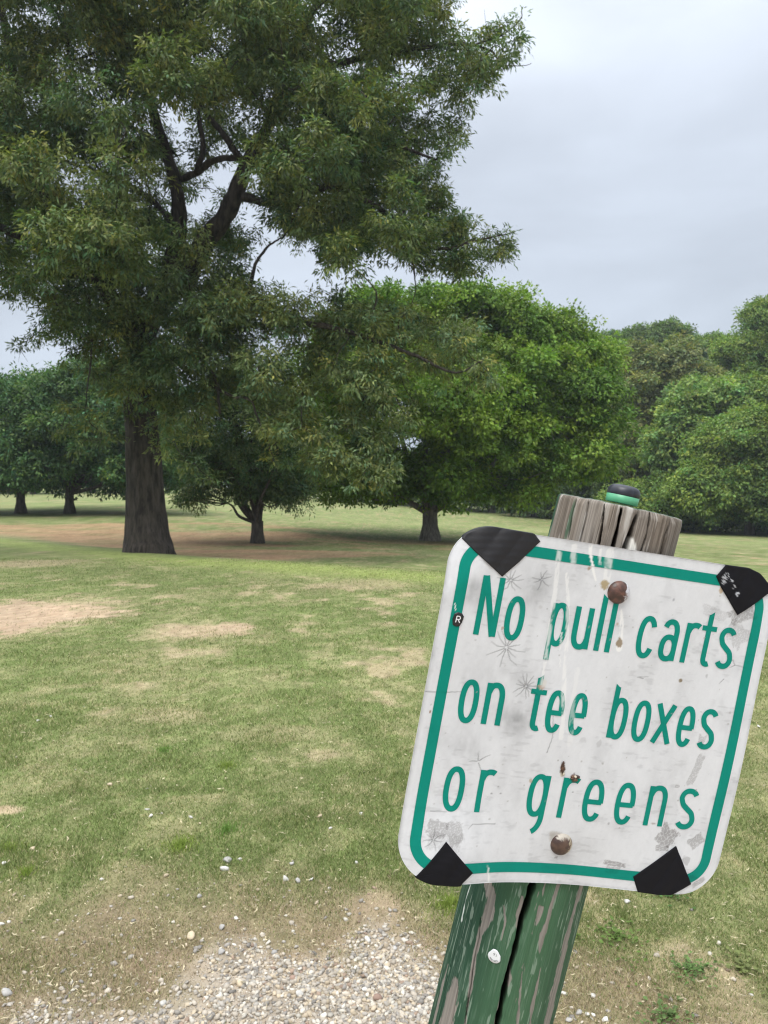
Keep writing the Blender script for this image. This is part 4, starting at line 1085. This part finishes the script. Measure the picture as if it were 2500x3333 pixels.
vg = np.linspace(0, SW, NG); tg = np.linspace(0, 1, NG)
ins = halfspan(vg)[:, None]; Vg = np.repeat(vg[:, None], NG, 1)
Ug = ins + (SW - 2 * ins) * tg[None]
fc = weather(Ug.ravel(), Vg.ravel(), np.repeat(WHITE[None], NG * NG, 0))
face = S(Ug, Vg, 0).reshape(-1, 3); nF = NG * NG
bi = np.concatenate([np.arange(NG), np.arange(1, NG) * NG + NG - 1, (NG - 1) * NG + np.arange(NG - 2, -1, -1), np.arange(NG - 2, 0, -1) * NG])
rim1 = S(Ug.ravel()[bi], Vg.ravel()[bi], -.0018); nb = len(bi)
back = nF + np.arange(nb)
nxt = np.roll(np.arange(nb), -1)
q1 = np.stack([bi, back, back[nxt], bi[nxt]], -1)
bg2 = S(Ug[::12, ::12], Vg[::12, ::12], -.0018); sub = bg2.shape[0]
qb = grid_quads(sub, sub)[:, ::-1] + nF + nb
V_ = np.concatenate([face, rim1, bg2.reshape(-1, 3)])
col_ = np.concatenate([fc, np.full((nb, 3), .50), np.full((sub * sub, 3), .35)])
M_SIGN = mat_vcol('sign_film', .45, bump=.10, bscale=350, dist=.0004, spec=.25)
M_PRINT = mat_vcol('sign_print', .5, bump=.08, bscale=350, dist=.0004, spec=.12)
panel = mk('sign_panel', V_ - FOOT, quads=np.concatenate([grid_quads(NG, NG)[:, ::-1], q1, qb]), mat=M_SIGN, parent=sp_root, col=col_, smooth=False)
panel.data.polygons.foreach_set('use_smooth', np.r_[np.ones((NG - 1) ** 2, bool), np.zeros(len(q1) + len(qb), bool)])

# green border band
MO, MI = .0095, .0188


def rrect(m, n_side=150, n_arc=40):
    r = max(RC - m, .004) + .0 ; a0, a1 = m, SW - m; out = []
    for (cx_, cy_, s0) in ((a1 - r, a0 + r, -90), (a1 - r, a1 - r, 0), (a0 + r, a1 - r, 90), (a0 + r, a0 + r, 180)):
        t = np.radians(s0 + np.linspace(0, 90, n_arc)); out.append(np.stack([cx_ + r * np.cos(t), cy_ + r * np.sin(t)], -1))
    P = []
    for i in range(4):
        P.append(out[i]); a_, b_ = out[i][-1], out[(i + 1) % 4][0]; t = np.linspace(0, 1, n_side + 2)[1:-1, None]; P.append(a_ * (1 - t) + b_ * t)
    return np.concatenate(P)


nbw = 12
bands = np.array([rrect(MO + (MI - MO) * k / (nbw - 1)) for k in range(nbw)])
bu, bv = bands[..., 0].ravel(), bands[..., 1].ravel()
cb = weather(bu, bv, np.repeat(SGREEN[None], len(bu), 0), True)
mk('border', S(bu, bv, .00030) - FOOT, quads=grid_quads(nbw, bands.shape[1], wrap=True), mat=M_PRINT, parent=panel, col=cb)

# lettering --------------------------------------------------------------------
ST = .0049


def resample(P, step):
    P = np.asarray(P, float); d = np.r_[0, np.cumsum(np.linalg.norm(np.diff(P, axis=0), axis=1))]; n_ = max(2, int(d[-1] / step) + 1)
    t = np.linspace(0, d[-1], n_); return np.stack([np.interp(t, d, P[:, i]) for i in (0, 1)], -1)


class Ink:
    def __init__(self, step=.0011, cross=5): self.u = []; self.q = []; self.h = []; self.n = 0; self.k = 0; self.step = step; self.cross = cross

    def stroke(self, P, w=ST, cut0=None, cut1=None):
        P = resample(P, self.step); T = np.gradient(P, axis=0); T /= np.linalg.norm(T, axis=1, keepdims=True); Nn = np.stack([-T[:, 1], T[:, 0]], -1)
        w = np.broadcast_to(np.asarray(w, float), (len(P),)) if np.ndim(w) == 0 else np.interp(np.linspace(0, 1, len(P)), np.linspace(0, 1, len(w)), w)
        off = np.linspace(-.5, .5, self.cross)
        G = P[:, None] + Nn[:, None] * (off[None, :] * w[:, None])[..., None]
        if cut0: G[0] += T[0] * (off * w[0] * cut0)[:, None]
        if cut1: G[-1] += T[-1] * (off * w[-1] * cut1)[:, None]
        self.u.append(G.reshape(-1, 2)); self.q.append(grid_quads(len(P), self.cross) + self.n); self.n += G.shape[0] * G.shape[1]
        self.h.append(np.full(G.shape[0] * G.shape[1], self.k * .00002)); self.k = (self.k + 1) % 4

    def get(self): return np.concatenate(self.u), np.concatenate(self.q), np.concatenate(self.h)


def sup(cx_, cy_, a_, b_, t0, t1, n_=60, e=2.35):
    t = np.radians(np.linspace(t0, t1, n_)); c, s = np.cos(t), np.sin(t)
    return np.stack([cx_ + a_ * np.sign(c) * np.abs(c) ** (2 / e), cy_ + b_ * np.sign(s) * np.abs(s) ** (2 / e)], -1)


def glyph(ch, w, H):
    """strokes in metres, x right, y up from the baseline; H = x height"""
    s = ST; o = .0011; a_ = w / 2 - s / 2; b_ = H / 2 + o - s / 2; out = []
    ring = lambda t0=0, t1=360, **k: sup(w / 2, H / 2, a_, b_, t0, t1, 120, **k)
    if ch == 'o': out.append((ring(), s))
    elif ch == 'c': out.append((ring(32, 328), s, None, None))
    elif ch == 'e':
        out.append((np.vstack([ring(-4, 322)]), s, None, None)); out.append((np.array([(s * .6, H * .47), (w - s * .3, H * .47)]), s * .92))
    elif ch in 'nu':
        arch = np.vstack([sup(w / 2, H * .64, a_, H * .36 + o - s / 2, 160, 0, 40), [(w - s / 2, H * .4), (w - s / 2, 0)]]); stem = np.array([(s / 2, 0), (s / 2, H)])
        if ch == 'u': arch = np.array([w, H]) - arch; stem = np.array([w, H]) - stem
        out += [(stem, s), (arch, s)]
    elif ch == 'r': out += [(np.array([(s / 2, 0), (s / 2, H)]), s), (sup(w * .74, H * .64, w * .74 - s / 2, H * .36 + o - s / 2, 160, 62, 30), s)]
    elif ch == 'p': out += [(ring(), s), (np.array([(s / 2, -H * .37), (s / 2, H)]), s)]
    elif ch == 'b': out += [(ring(), s), (np.array([(s / 2, 0), (s / 2, H * 1.31)]), s, None, -.75)]
    elif ch == 'l': out.append((np.array([(s / 2, 0), (s / 2, H * 1.33)]), s, None, -.75))
    elif ch == 'g':
        out += [(ring(), s), (np.vstack([[(w - s / 2, H), (w - s / 2, -.02 * H)], sup(w * .35, -.02 * H, w * .65 - s / 2, H * .40, 0, -72, 24, e=2)]), s)]
    elif ch == 'a':
        out += [(np.vstack([sup(w * .5, H * .66, a_, H * .34 + o - s / 2, 152, 0, 40), [(w - s / 2, H * .3), (w - s / 2, 0)]]), s), (sup(w / 2, H * .31, a_, H * .31 + o - s / 2, 0, 360, 80), s)]
    elif ch == 't':
        out += [(np.vstack([[(w * .46, H * 1.30), (w * .46, H * .24)], sup(w * .46 + w * .26, H * .20, w * .26, H * .20 + o - s / 2, 180, 300, 24)]), s, .75), (np.array([(0, H * .93), (w, H * .93)]), s * .92)]
    elif ch == 'x': out += [(np.array([(s * .55, 0), (w - s * .55, H)]), s), (np.array([(s * .55, H), (w - s * .55, 0)]), s)]
    elif ch == 'N':
        out += [(np.array([(s / 2, 0), (s / 2, H)]), s), (np.array([(w - s / 2, 0), (w - s / 2, H)]), s), (np.array([(s * .62, H), (w - s * .62, 0)]), s * 1.02)]
    elif ch == 's':
        top = sup(w / 2, H * .745, a_, H * .255 + o - s / 2, 28, 178, 30, e=2.2); bot = sup(w / 2, H * .255, a_, H * .255 + o - s / 2, -2, -150, 30, e=2.2)
        mid = np.array([(w * .26, H * .60), (w * .50, H * .50), (w * .76, H * .40)])
        out.append((np.vstack([top, mid, bot]), s))
    return out


hv = .3036
LINES = [(.2935 * hv, .0356, [('N', .0315, .0508), ('o', .0563, .0732), ('p', .0963, .1128), ('u', .1174, .1344), ('l', .1397, .1446), ('l', .1497, .1546), ('c', .1774, .1949), ('a', .1996, .2165), ('r', .2222, .2350), ('t', .2377, .2522), ('s', .2560, .2733)]),
         (.5400 * hv, .0358, [('o', .0303, .0473), ('n', .0524, .0695), ('t', .0913, .1055), ('e', .1081, .1240), ('e', .1298, .1455), ('b', .1680, .1849), ('o', .1902, .2071), ('x', .2102, .2306), ('e', .2340, .2503), ('s', .2553, .2722)]),
         (.7935 * hv, .0372, [('o', .0304, .0486), ('r', .0604, .0736), ('g', .1067, .1252), ('r', .1369, .1512), ('e', .1588, .1779), ('e', .1897, .2087), ('n', .2207, .2402), ('s', .2520, .2715)])]
# the refined plane differs a touch from the first homography: map through the photo
K0 = np.array([(1481, 1695), (2549, 1875), (2310, 2912), (1278, 2848)], float)


def hom(src, dst):
    A_ = []
    for (x_, y_), (u_, v_) in zip(src, dst):
        A_.append([x_, y_, 1, 0, 0, 0, -u_ * x_, -u_ * y_, -u_]); A_.append([0, 0, 0, x_, y_, 1, -v_ * x_, -v_ * y_, -v_])
    return np.linalg.svd(np.array(A_))[2][-1].reshape(3, 3)


H1 = hom([(0, 0), (SW, 0), (SW, hv), (0, hv)], [pix2uv(*k) for k in K0])


def relay(P):
    P = np.asarray(P, float); q = np.c_[P, np.ones(len(P))] @ H1.T; return q[:, :2] / q[:, 2:]


WORDS = []
for vb, H_, letters in LINES:
    cur = [letters[0]]
    for a_, b2_ in zip(letters, letters[1:]):
        if b2_[1] - a_[2] > .0165: WORDS.append((vb, H_, cur)); cur = []
        cur.append(b2_)
    WORDS.append((vb, H_, cur))
print([''.join(l[0] for l in w_[2]) for w_ in WORDS])
for vb, H_, letters in WORDS:
    ink = Ink()
    for ch, u0, u1 in letters:
        Hh_ = .0497 if ch == 'N' else H_
        for sgl in glyph(ch, u1 - u0, Hh_):
            P = np.stack([u0 + sgl[0][:, 0], vb - sgl[0][:, 1]], -1)
            P = relay(P)
            if ch == 's' and len(P) > 40:   # even the S out
                P = resample(P, .0008)
                for _ in range(3): P[1:-1] = (P[:-2] + 2 * P[1:-1] + P[2:]) / 4
            ink.stroke(P, sgl[1], *(sgl[2:] if len(sgl) > 2 else ()))
    U2, Q2, h2 = ink.get()
    cl = weather(U2[:, 0], U2[:, 1], np.repeat(SGREEN[None], len(U2), 0), True)
    mk('lettering', S(U2[:, 0], U2[:, 1], .00030 + h2) - FOOT, quads=Q2, mat=M_PRINT, parent=panel, col=cl)

# tape patches ---------------------------------------------------------------------
M_TAPE = None
m, nt_, b_ = nmat('black_cloth_tape'); M_TAPE = m
b_.inputs['Base Color'].default_value = (.010, .010, .012, 1); b_.inputs['Roughness'].default_value = .55; b_.inputs['Specular IOR Level'].default_value = .10
a_n = N(nt_, 'ShaderNodeVertexColor', layer_name='Col'); nt_.links.new(a_n.outputs['Color'], b_.inputs['Base Color'])
tc_ = N(nt_, 'ShaderNodeTexCoord'); wv = N(nt_, 'ShaderNodeTexWave', Scale=330.0, Distortion=.6); wv.bands_direction = 'Z'; nt_.links.new(tc_.outputs['Object'], wv.inputs['Vector'])
bp_ = N(nt_, 'ShaderNodeBump', Strength=.35, Distance=.0004); nt_.links.new(wv.outputs['Fac'], bp_.inputs['Height']); nt_.links.new(bp_.outputs[0], b_.inputs['Normal'])


m2_ = m.copy(); m2_.name = 'shiny_black_cloth_tape'; M_TAPE2 = m2_; m2_.node_tree.nodes['Principled BSDF'].inputs['Roughness'].default_value = .42; m2_.node_tree.nodes['Principled BSDF'].inputs['Specular IOR Level'].default_value = .42


def inset(u, v):
    """how far inside the sign's outline"""
    cu = np.clip(u, RC, SW - RC); cv = np.clip(v, RC, SW - RC); return RC - np.hypot(u - cu, v - cv)


def tape(poly, label, wear=False, lift=.0):
    P = np.array([pix2uv(*p) for p in poly]); n_ = len(P)
    # outline resampled, pulled back on to the sign's edge where it would overshoot
    ring = []
    for i in range(n_):
        a_, b2_ = P[i], P[(i + 1) % n_]; k_ = max(2, int(np.linalg.norm(b2_ - a_) / .0012)); t = np.arange(k_)[:, None] / k_; ring.append(a_ * (1 - t) + b2_ * t)
    ring = np.concatenate(ring)
    for _ in range(6):
        d = inset(ring[:, 0], ring[:, 1]); over = np.clip(-d - .0009, 0, None)
        cu = np.clip(ring[:, 0], RC, SW - RC); cv = np.clip(ring[:, 1], RC, SW - RC); dirv = unit(ring - np.stack([cu, cv], -1)); ring = ring - dirv * over[:, None]
    cen = ring.mean(0); m_ = len(ring); rows = []; K_ = 16
    for k in range(K_):
        f_ = 1 - (k / K_); rows.append(cen + (ring - cen) * f_)
    rows.append(np.repeat(cen[None], m_, 0) + (ring - cen) * .002)
    G = np.array(rows); uu, vv_ = G[..., 0], G[..., 1]
    wr = .0006 * np.abs(np.sin(uu * 160 + vv_ * 90)) * (fbm(uu * 60, vv_ * 60, 511, 2)) * 2
    hh = .00055 + wr + lift * 0
    edge_out = inset(ring[:, 0], ring[:, 1]) < .0006
    wall = S(ring[:, 0], ring[:, 1], np.where(edge_out, -.0030, .00005))
    top = S(uu, vv_, hh)
    V_ = np.concatenate([wall[None], top]).reshape(-1, 3)
    base_ = np.repeat(np.array([[.010, .010, .0125]]), len(V_), 0)
    if wear:
        uf = np.concatenate([ring[None], G]).reshape(-1, 2); zone = np.zeros(len(uf))
        for px, py, a_, b2_ in [(2362, 1880, 14, 18), (2378, 1893, 10, 8), (2390, 1912, 8, 10), (2400, 1932, 7, 10), (2352, 1895, 6, 8)]:
            q = pix2uv(px, py); zone = np.maximum(zone, 1 - np.hypot((uf[:, 0] - q[0]) / (a_ * mm_), (uf[:, 1] - q[1]) / (b2_ * mm_)))
        mk_ = sstep(.62, .68, fbm(uf[:, 0] * 700, uf[:, 1] * 700, 521, 3) + .22 * np.clip(zone, 0, 1)) * sstep(0, .1, zone)
        base_ = mixc(base_, np.array([.42, .43, .45]), mk_)
    o = mk('tape_patch', V_ - FOOT, quads=grid_quads(K_ + 2, m_, wrap=True), mat=M_TAPE, parent=panel, col=base_, smooth=False)
    o['label'] = label
    if 'shiny' in label: o.data.materials[0] = M_TAPE2
    return o


def X(o_, sc_): return lambda x_, y_: (o_[0] + x_ / sc_, o_[1] + y_ / sc_)


t1 = X((1400, 1650), 2.765); t2 = X((2000, 1550), 3.318); t3 = X((1280, 2650), 2.765); t4 = X((1900, 2650), 2.765)
tape([t1(302, 292), t1(410, 405), t1(645, 625), t1(800, 490), t1(990, 310), t1(930, 232), t1(760, 190), t1(560, 165), t1(400, 160), t1(345, 210)], 'black tape folded over the top left corner of the sign, shiny and ribbed')
tape([t2(1095, 1080), t2(1140, 1180), t2(1330, 1500), t2(1660, 1290), t2(1800, 1215), t2(1790, 1150), t2(1650, 1080), t2(1480, 1000), t2(1205, 960)], 'black tape over the top right corner with worn white specks', wear=True)
tape([t3(458, 208), t3(160, 550), t3(350, 620), t3(540, 650), t3(600, 560), t3(695, 485)], 'black tape patch at the bottom left corner of the sign')
tape([t4(825, 282), t4(438, 555), t4(478, 690), t4(755, 720), t4(952, 615)], 'black tape patch near the bottom right corner of the sign')

# carriage bolts ---------------------------------------------------------------------
M_RUST = mat_vcol('rusty_bolt_head', .42, bump=.5, bscale=500, dist=.0006, spec=.55)
sNw = -(cam2world(SN) - EYE); sUw = cam2world(SU) - EYE; sVw = cam2world(SV) - EYE
for (px, py, seed, lab) in [(2013, 1928, 3, 'upper rusty brown bolt head with white paint on its right side'), (1829, 2750, 8, 'lower dark rusty bolt head with cream paint streaks')]:
    q = pix2uv(px, py); c0 = S(q[0:1], q[1:2], 0)[0]; R_ = .0100; rings = []; cols_ = []
    prof = [(1.0, -.1), (1.0, .07), (.975, .14), (.93, .22), (.86, .31), (.76, .40), (.64, .475), (.5, .54), (.35, .585), (.18, .61), (.01, .62)]
    a_ = np.linspace(0, 2 * np.pi, 48, endpoint=False)
    for r_, h_ in prof:
        p_ = c0 + sNw * h_ * R_ + (np.cos(a_)[:, None] * sUw + np.sin(a_)[:, None] * sVw) * r_ * R_; rings.append(p_)
        xx = np.cos(a_) * r_; yy = np.sin(a_) * r_
        c_ = mixc(np.array([.050, .026, .020]), np.array([.135, .060, .042]) if seed == 3 else np.array([.095, .055, .038]), sstep(.35, .7, fbm(xx * 3 + seed, yy * 3, 601, 4)))
        wm = sstep(.38, .50, xx + .5 * (fbm(xx * 5, yy * 5, 605 + seed, 3) - .5)) * (sstep(.3, .5, fbm(xx * 9, yy * 3, 609, 3)) if seed == 3 else sstep(.48, .6, fbm(xx * 9, yy * 2, 611, 3)))
        c_ = mixc(c_, np.array([.66, .66, .70]) if seed == 3 else np.array([.50, .43, .30]), wm * .95)
        if seed == 8: c_ = mixc(c_, np.array([.55, .50, .42]), sstep(.6, .85, -yy + .6 * (fbm(xx * 8, yy * 8, 613, 2) - .5)) * .8)
        cols_.append(c_)
    o = mk('bolt_head', np.array(rings).reshape(-1, 3) - FOOT, quads=grid_quads(len(prof), 48, wrap=True), mat=M_RUST, parent=sp_root, col=np.array(cols_).reshape(-1, 3), smooth=True)
    o['label'] = lab

for (px, py, ra, rb, n_) in [(1832, 2500, 2.0, 6.0, 5), (1868, 2531, 3.6, 3.2, 8)]:
    V3 = []; T3 = []; C3 = []
    for k in range(n_):
        q = pix2uv(px, py); f_ = (k / max(1, n_ - 1) - .5); du = (ra * .5 * math.sin(f_ * 4) + r_s.normal(0, ra * .25)) * .001; dv = (rb * f_ * 1.6 if n_ == 5 else r_s.normal(0, rb * .45)) * .001
        v3 = ICO2 * (1 + r_s.normal(0, .16, (len(ICO2), 1))) * np.array([ra * .55, rb * .40, 1.1]) * .001 * r_s.uniform(.6, 1.1)
        uu, vv_ = q[0] + du + v3[:, 0], q[1] + dv + v3[:, 1]; V3.append(S(uu, vv_, .0008 + v3[:, 2])); T3.append(ICF2 + k * len(ICO2))
        cc_ = np.array([(.06, .03, .02), (.16, .08, .045), (.55, .50, .40)][r_s.choice(3, p=[.5, .3, .2])]); C3.append(np.repeat(cc_[None], len(ICO2), 0) * r_s.uniform(.6, 1.3, (len(ICO2), 1)))
    o = mk('rust_flake', np.concatenate(V3) - FOOT, tris=np.concatenate(T3), mat=M_RUST, parent=panel, col=np.clip(np.concatenate(C3), .01, .8))

# small black sticker with a white R on the left border --------------------------------
M_STK = mat_vcol('sticker_vinyl', .35, spec=.5)


def flat_sticker(name, outline, strokes, lw, bg_, fg_, put, parent, lab):
    """outline and strokes in local metres; put(xy, h) -> world"""
    P = resample(np.vstack([outline, outline[:1]]), .0005)[:-1]; cen = P.mean(0); m_ = len(P); G = np.array([cen + (P - cen) * f_ for f_ in (1.0, 1.0, .75, .5, .25, .01)])
    hh = np.array([-.00005, .00045, .00047, .00047, .00047, .00047])[:, None] * np.ones(m_)
    V1 = put(G.reshape(-1, 2), hh.ravel()); Q1 = grid_quads(6, m_, wrap=True); c1_ = np.repeat(np.array([bg_]), len(V1), 0)
    ik = Ink(step=.0002, cross=3)
    for s_ in strokes: ik.stroke(np.asarray(s_), lw)
    U_, Q_, h_ = ik.get(); V2 = put(U_, .00062 + h_ * 1.0); c2_ = np.repeat(np.array([fg_]), len(V2), 0)
    o = mk(name, np.concatenate([V1, V2]) - FOOT, quads=np.concatenate([Q1, Q_ + len(V1)]), mat=M_STK, parent=parent, col=np.concatenate([c1_, c2_]))
    o['label'] = lab; return o


k_ = .00027
q0 = pix2uv(1490, 2014)
oc = (np.array([(-13, 20), (-17, 2), (-14, -15), (-4, -21), (10, -19), (17, -10), (14, 10), (8, 22), (-2, 24)]) * k_)
oc = np.stack([oc[:, 0], oc[:, 1]], -1)
Rg = [np.array([(-6, 11), (-5, -9)]) * k_, np.vstack([[(-5, -9), (2, -9)], sup(2, -4, 4.5, 5, -90, 90, 16, e=2), [(-5, 1)]]) * k_, np.array([(0, 1), (7, 11)]) * k_]
flat_sticker('sticker', oc, Rg, 3.2 * k_, (.012, .012, .014), (.75, .75, .76), lambda P, h: S(q0[0] + P[:, 0], q0[1] + P[:, 1], h + .0004), panel, 'tiny black sticker with a white letter R on the left border')

# white sticker on the post, stuck upside down
qp = pix2post(1611, 3110)


def onpost(P, h):
    aa = (qp[0] + P[:, 0]) / PR; s_ = qp[1] + P[:, 1]
    return AT + AD * s_[:, None] + (E1 * np.cos(aa)[:, None] + E2 * np.sin(aa)[:, None]) * (PR + .0012 + h)[:, None]


kp = .00030
outl = np.vstack([sup(0, 3, 20, 17, 10, 175, 40, e=2), [(-19, -2), (-9, -19), (-3, -21), (5, -20), (17, -8)]]) * kp


def place(glyphs, cx_, cy_, sc_, rot):
    c, s = math.cos(rot), math.sin(rot); return [np.stack([(g[:, 0] * c - g[:, 1] * s) * sc_ + cx_, (g[:, 0] * s + g[:, 1] * c) * sc_ + cy_], -1) for g in glyphs]


A2 = np.array
GL = {'1': [A2([(0, -3.), (0, 3.)]), A2([(0, -3.), (-1.2, -1.8)])], '6': [sup(0, 1.2, 1.7, 1.8, 0, 360, 30, e=2), A2([(-1.7, 1.2), (-1.4, -1.4), (.6, -3.)])], 'C': [sup(0, 0, 1.8, 2.8, 45, 315, 20, e=2)], 'O': [sup(0, 0, 1.8, 2.8, 0, 360, 24, e=2)], 'N': [A2([(-1.6, 2.8), (-1.6, -2.8)]), A2([(-1.6, -2.8), (1.6, 2.8)]), A2([(1.6, 2.8), (1.6, -2.8)])], 'T': [A2([(-2., -2.8), (2., -2.8)]), A2([(0, -2.8), (0, 2.8)])], 'R': [A2([(-1.5, 2.8), (-1.5, -2.8)]), np.vstack([[(-1.5, -2.6)], sup(0, -1.3, 1.5, 1.4, -90, 90, 10, e=2), [(-1.5, .1)]]), A2([(0, .1), (1.6, 2.8)])], 'L': [A2([(-1.4, -2.8), (-1.4, 2.8)]), A2([(-1.4, 2.6), (1.6, 2.6)])]}
strk = []
for ch, dx in (('1', 5.), ('6', -2.)): strk += place(GL[ch], dx * kp, -6 * kp, 1.25 * kp, math.pi + .1)
for i, ch in enumerate('CONTROL'):
    an = math.radians(38 + i * 17.5); strk += place(GL[ch], (0 + 13.5 * math.cos(an)) * kp, (2 + 11.5 * math.sin(an)) * kp, .72 * kp, an - math.pi / 2 + math.pi)
flat_sticker('sticker', outl, strk, .9 * kp, (.74, .76, .76), (.03, .03, .03), onpost, sp_root, 'small white sticker reading CONTROL 16 upside down on the green post')

# the knob resting on the post top ---------------------------------------------------------
E1t = unit(E1 - AD * TT)      # direction across the cut, towards the camera
cutn = unit(np.cross(E2, E1t)); cutn = cutn if cutn[2] > 0 else -cutn
kc = AT + E2 * -.0085 + E1t * .018 + cutn * .0030
kroot = empty('knob', kc); tag(kroot, 'small round black domed knob with a bright green band resting on top of the post', 'knob')
KR = .0142; a_ = np.linspace(0, 2 * np.pi, 72, endpoint=False)


def lathe(name, prof, mat_, cfun):
    G = np.array([kc + cutn * h_ + (np.cos(a_)[:, None] * E2 + np.sin(a_)[:, None] * E1t) * r_ for r_, h_ in prof]).reshape(-1, 3)
    rr = np.repeat(np.array([p[0] for p in prof]), 72); aa = np.tile(a_, len(prof))
    return mk(name, G - kc, quads=grid_quads(len(prof), 72, wrap=True), mat=mat_, parent=kroot, col=cfun(rr, aa), smooth=True)


M_KB = mat_vcol('knob_paint', .38, bump=.15, bscale=250, dist=.0005, spec=.5)
lathe('green_band', [(.0001, 0), (KR * .97, 0), (KR * 1.0, .0004), (KR * 1.025, .0072), (KR * 1.0, .0073)], M_KB, lambda r, a: np.repeat(np.array([[.10, .38, .20]]), len(r), 0) * (.92 + .16 * vnoise(a * 6, r * 300, 5))[:, None])
dome = [(KR * .99, .0068), (KR * 1.03, .0074), (KR * 1.035, .0100), (KR * 1.0, .0122), (KR * .95, .0138), (KR * .87, .0151), (KR * .75, .0160), (KR * .55, .0167), (KR * .3, .0170), (.0001, .0171)]
lathe('dome', dome, M_KB, lambda r, a: np.repeat(np.array([[.020, .022, .030]]), len(r), 0) * (.7 + .9 * vnoise(a * 8, r * 500, 6))[:, None])

hz = np.array([(x_, y_, z_) for z_ in (-4., 34.) for y_ in (-62., 385.) for x_ in (-265., 265.)])
mh, nth, bh = nmat('damp_air'); nth.nodes.remove(bh)
pv = N(nth, 'ShaderNodeVolumePrincipled', Density=0.0006); pv.inputs['Color'].default_value = (.80, .87, .95, 1); pv.inputs['Anisotropy'].default_value = .2
nth.links.new(pv.outputs[0], nth.nodes['Material Output'].inputs['Volume'])
haze = mk('haze', hz, quads=np.array([(0, 2, 3, 1), (4, 5, 7, 6), (0, 1, 5, 4), (2, 6, 7, 3), (0, 4, 6, 2), (1, 3, 7, 5)]), mat=mh)
tag(haze, 'thin damp air fading the far trees', None, kind='stuff')

# ------------------------------------------------------------------ sky, sun, camera
w = bpy.data.worlds.new('World'); scene.world = w; w.use_nodes = True
nt = w.node_tree; bgn = nt.nodes['Background']; out = nt.nodes['World Output']
SUN_EL, SUN_AZ = math.radians(58), math.radians(205)   # azimuth clockwise from north (+Y): behind the camera, a little to the left
sky = N(nt, 'ShaderNodeTexSky', sky_type='NISHITA', sun_disc=False, sun_elevation=SUN_EL, sun_rotation=SUN_AZ, air_density=1.5, dust_density=3.0)
tc = N(nt, 'ShaderNodeTexCoord'); sep = N(nt, 'ShaderNodeSeparateXYZ'); nt.links.new(tc.outputs['Generated'], sep.inputs[0])
# cloud deck, brighter towards the zenith as overcast skies are
ramp = N(nt, 'ShaderNodeValToRGB'); e = ramp.color_ramp.elements
e[0].position = 0.0; e[0].color = (.44, .51, .59, 1); e[1].position = 1.0; e[1].color = (2.1, 2.15, 2.25, 1)
k = ramp.color_ramp.elements.new(.18); k.color = (.45, .50, .575, 1)
k = ramp.color_ramp.elements.new(.42); k.color = (.515, .565, .645, 1)
k = ramp.color_ramp.elements.new(.60); k.color = (.80, .86, .96, 1)
nt.links.new(sep.outputs['Z'], ramp.inputs['Fac'])
mp = N(nt, 'ShaderNodeMapping'); mp.inputs['Scale'].default_value = (1.2, 1.2, 3.2); nt.links.new(tc.outputs['Generated'], mp.inputs[0])
nz = N(nt, 'ShaderNodeTexNoise', Scale=1.7, Detail=5.0, Roughness=.5, Distortion=.3); nt.links.new(mp.outputs[0], nz.inputs['Vector'])
mr = N(nt, 'ShaderNodeMapRange'); mr.inputs[1].default_value = .35; mr.inputs[2].default_value = .65; mr.inputs[3].default_value = .84; mr.inputs[4].default_value = 1.10
nt.links.new(nz.outputs['Fac'], mr.inputs[0])
sc_ = N(nt, 'ShaderNodeVectorMath', operation='SCALE'); nt.links.new(ramp.outputs[0], sc_.inputs[0]); nt.links.new(mr.outputs[0], sc_.inputs['Scale'])
up = N(nt, 'ShaderNodeVectorMath', operation='SCALE'); up.inputs['Scale'].default_value = 10.6   # the Background strength of 0.1 brings it back
nt.links.new(sc_.outputs[0], up.inputs[0])
mx = N(nt, 'ShaderNodeMix', data_type='RGBA'); mx.inputs[0].default_value = .93; sc_.inputs['Scale'].default_value = 1.0
nt.links.new(sky.outputs[0], mx.inputs[6]); nt.links.new(up.outputs[0], mx.inputs[7])
nt.links.new(mx.outputs[2], bgn.inputs['Color']); bgn.inputs['Strength'].default_value = 0.1

sl = bpy.data.lights.new('sun', 'SUN'); sl.energy = 1.6; sl.angle = math.radians(30); sl.color = (1.0, .97, .92)
so = bpy.data.objects.new('sun', sl); COL.objects.link(so)
sd = Vector((math.sin(SUN_AZ) * math.cos(SUN_EL), math.cos(SUN_AZ) * math.cos(SUN_EL), math.sin(SUN_EL)))
so.rotation_euler = sd.to_track_quat('Z', 'Y').to_euler(); so.location = (0, -5, 20)

cam = bpy.data.cameras.new('camera'); co = bpy.data.objects.new('camera', cam); COL.objects.link(co); scene.camera = co
cam.sensor_fit = 'VERTICAL'; cam.sensor_height = 36; cam.sensor_width = 27; cam.lens = F / 3333 * 36
co.location = EYE; co.rotation_euler = (math.radians(90) - PITCH, 0, 0)
cam.clip_start = .05; cam.clip_end = 2000
cam.dof.use_dof = True; cam.dof.focus_distance = .72; cam.dof.aperture_fstop = 24
scene.view_settings.view_transform = 'Standard'; scene.view_settings.look = 'None'
scene.view_settings.exposure = 0.45; scene.view_settings.gamma = 1.0
scene.cycles.max_bounces = 8; scene.cycles.transparent_max_bounces = 8
scene.render.film_transparent = False
scene.cycles.filter_width = 1.2
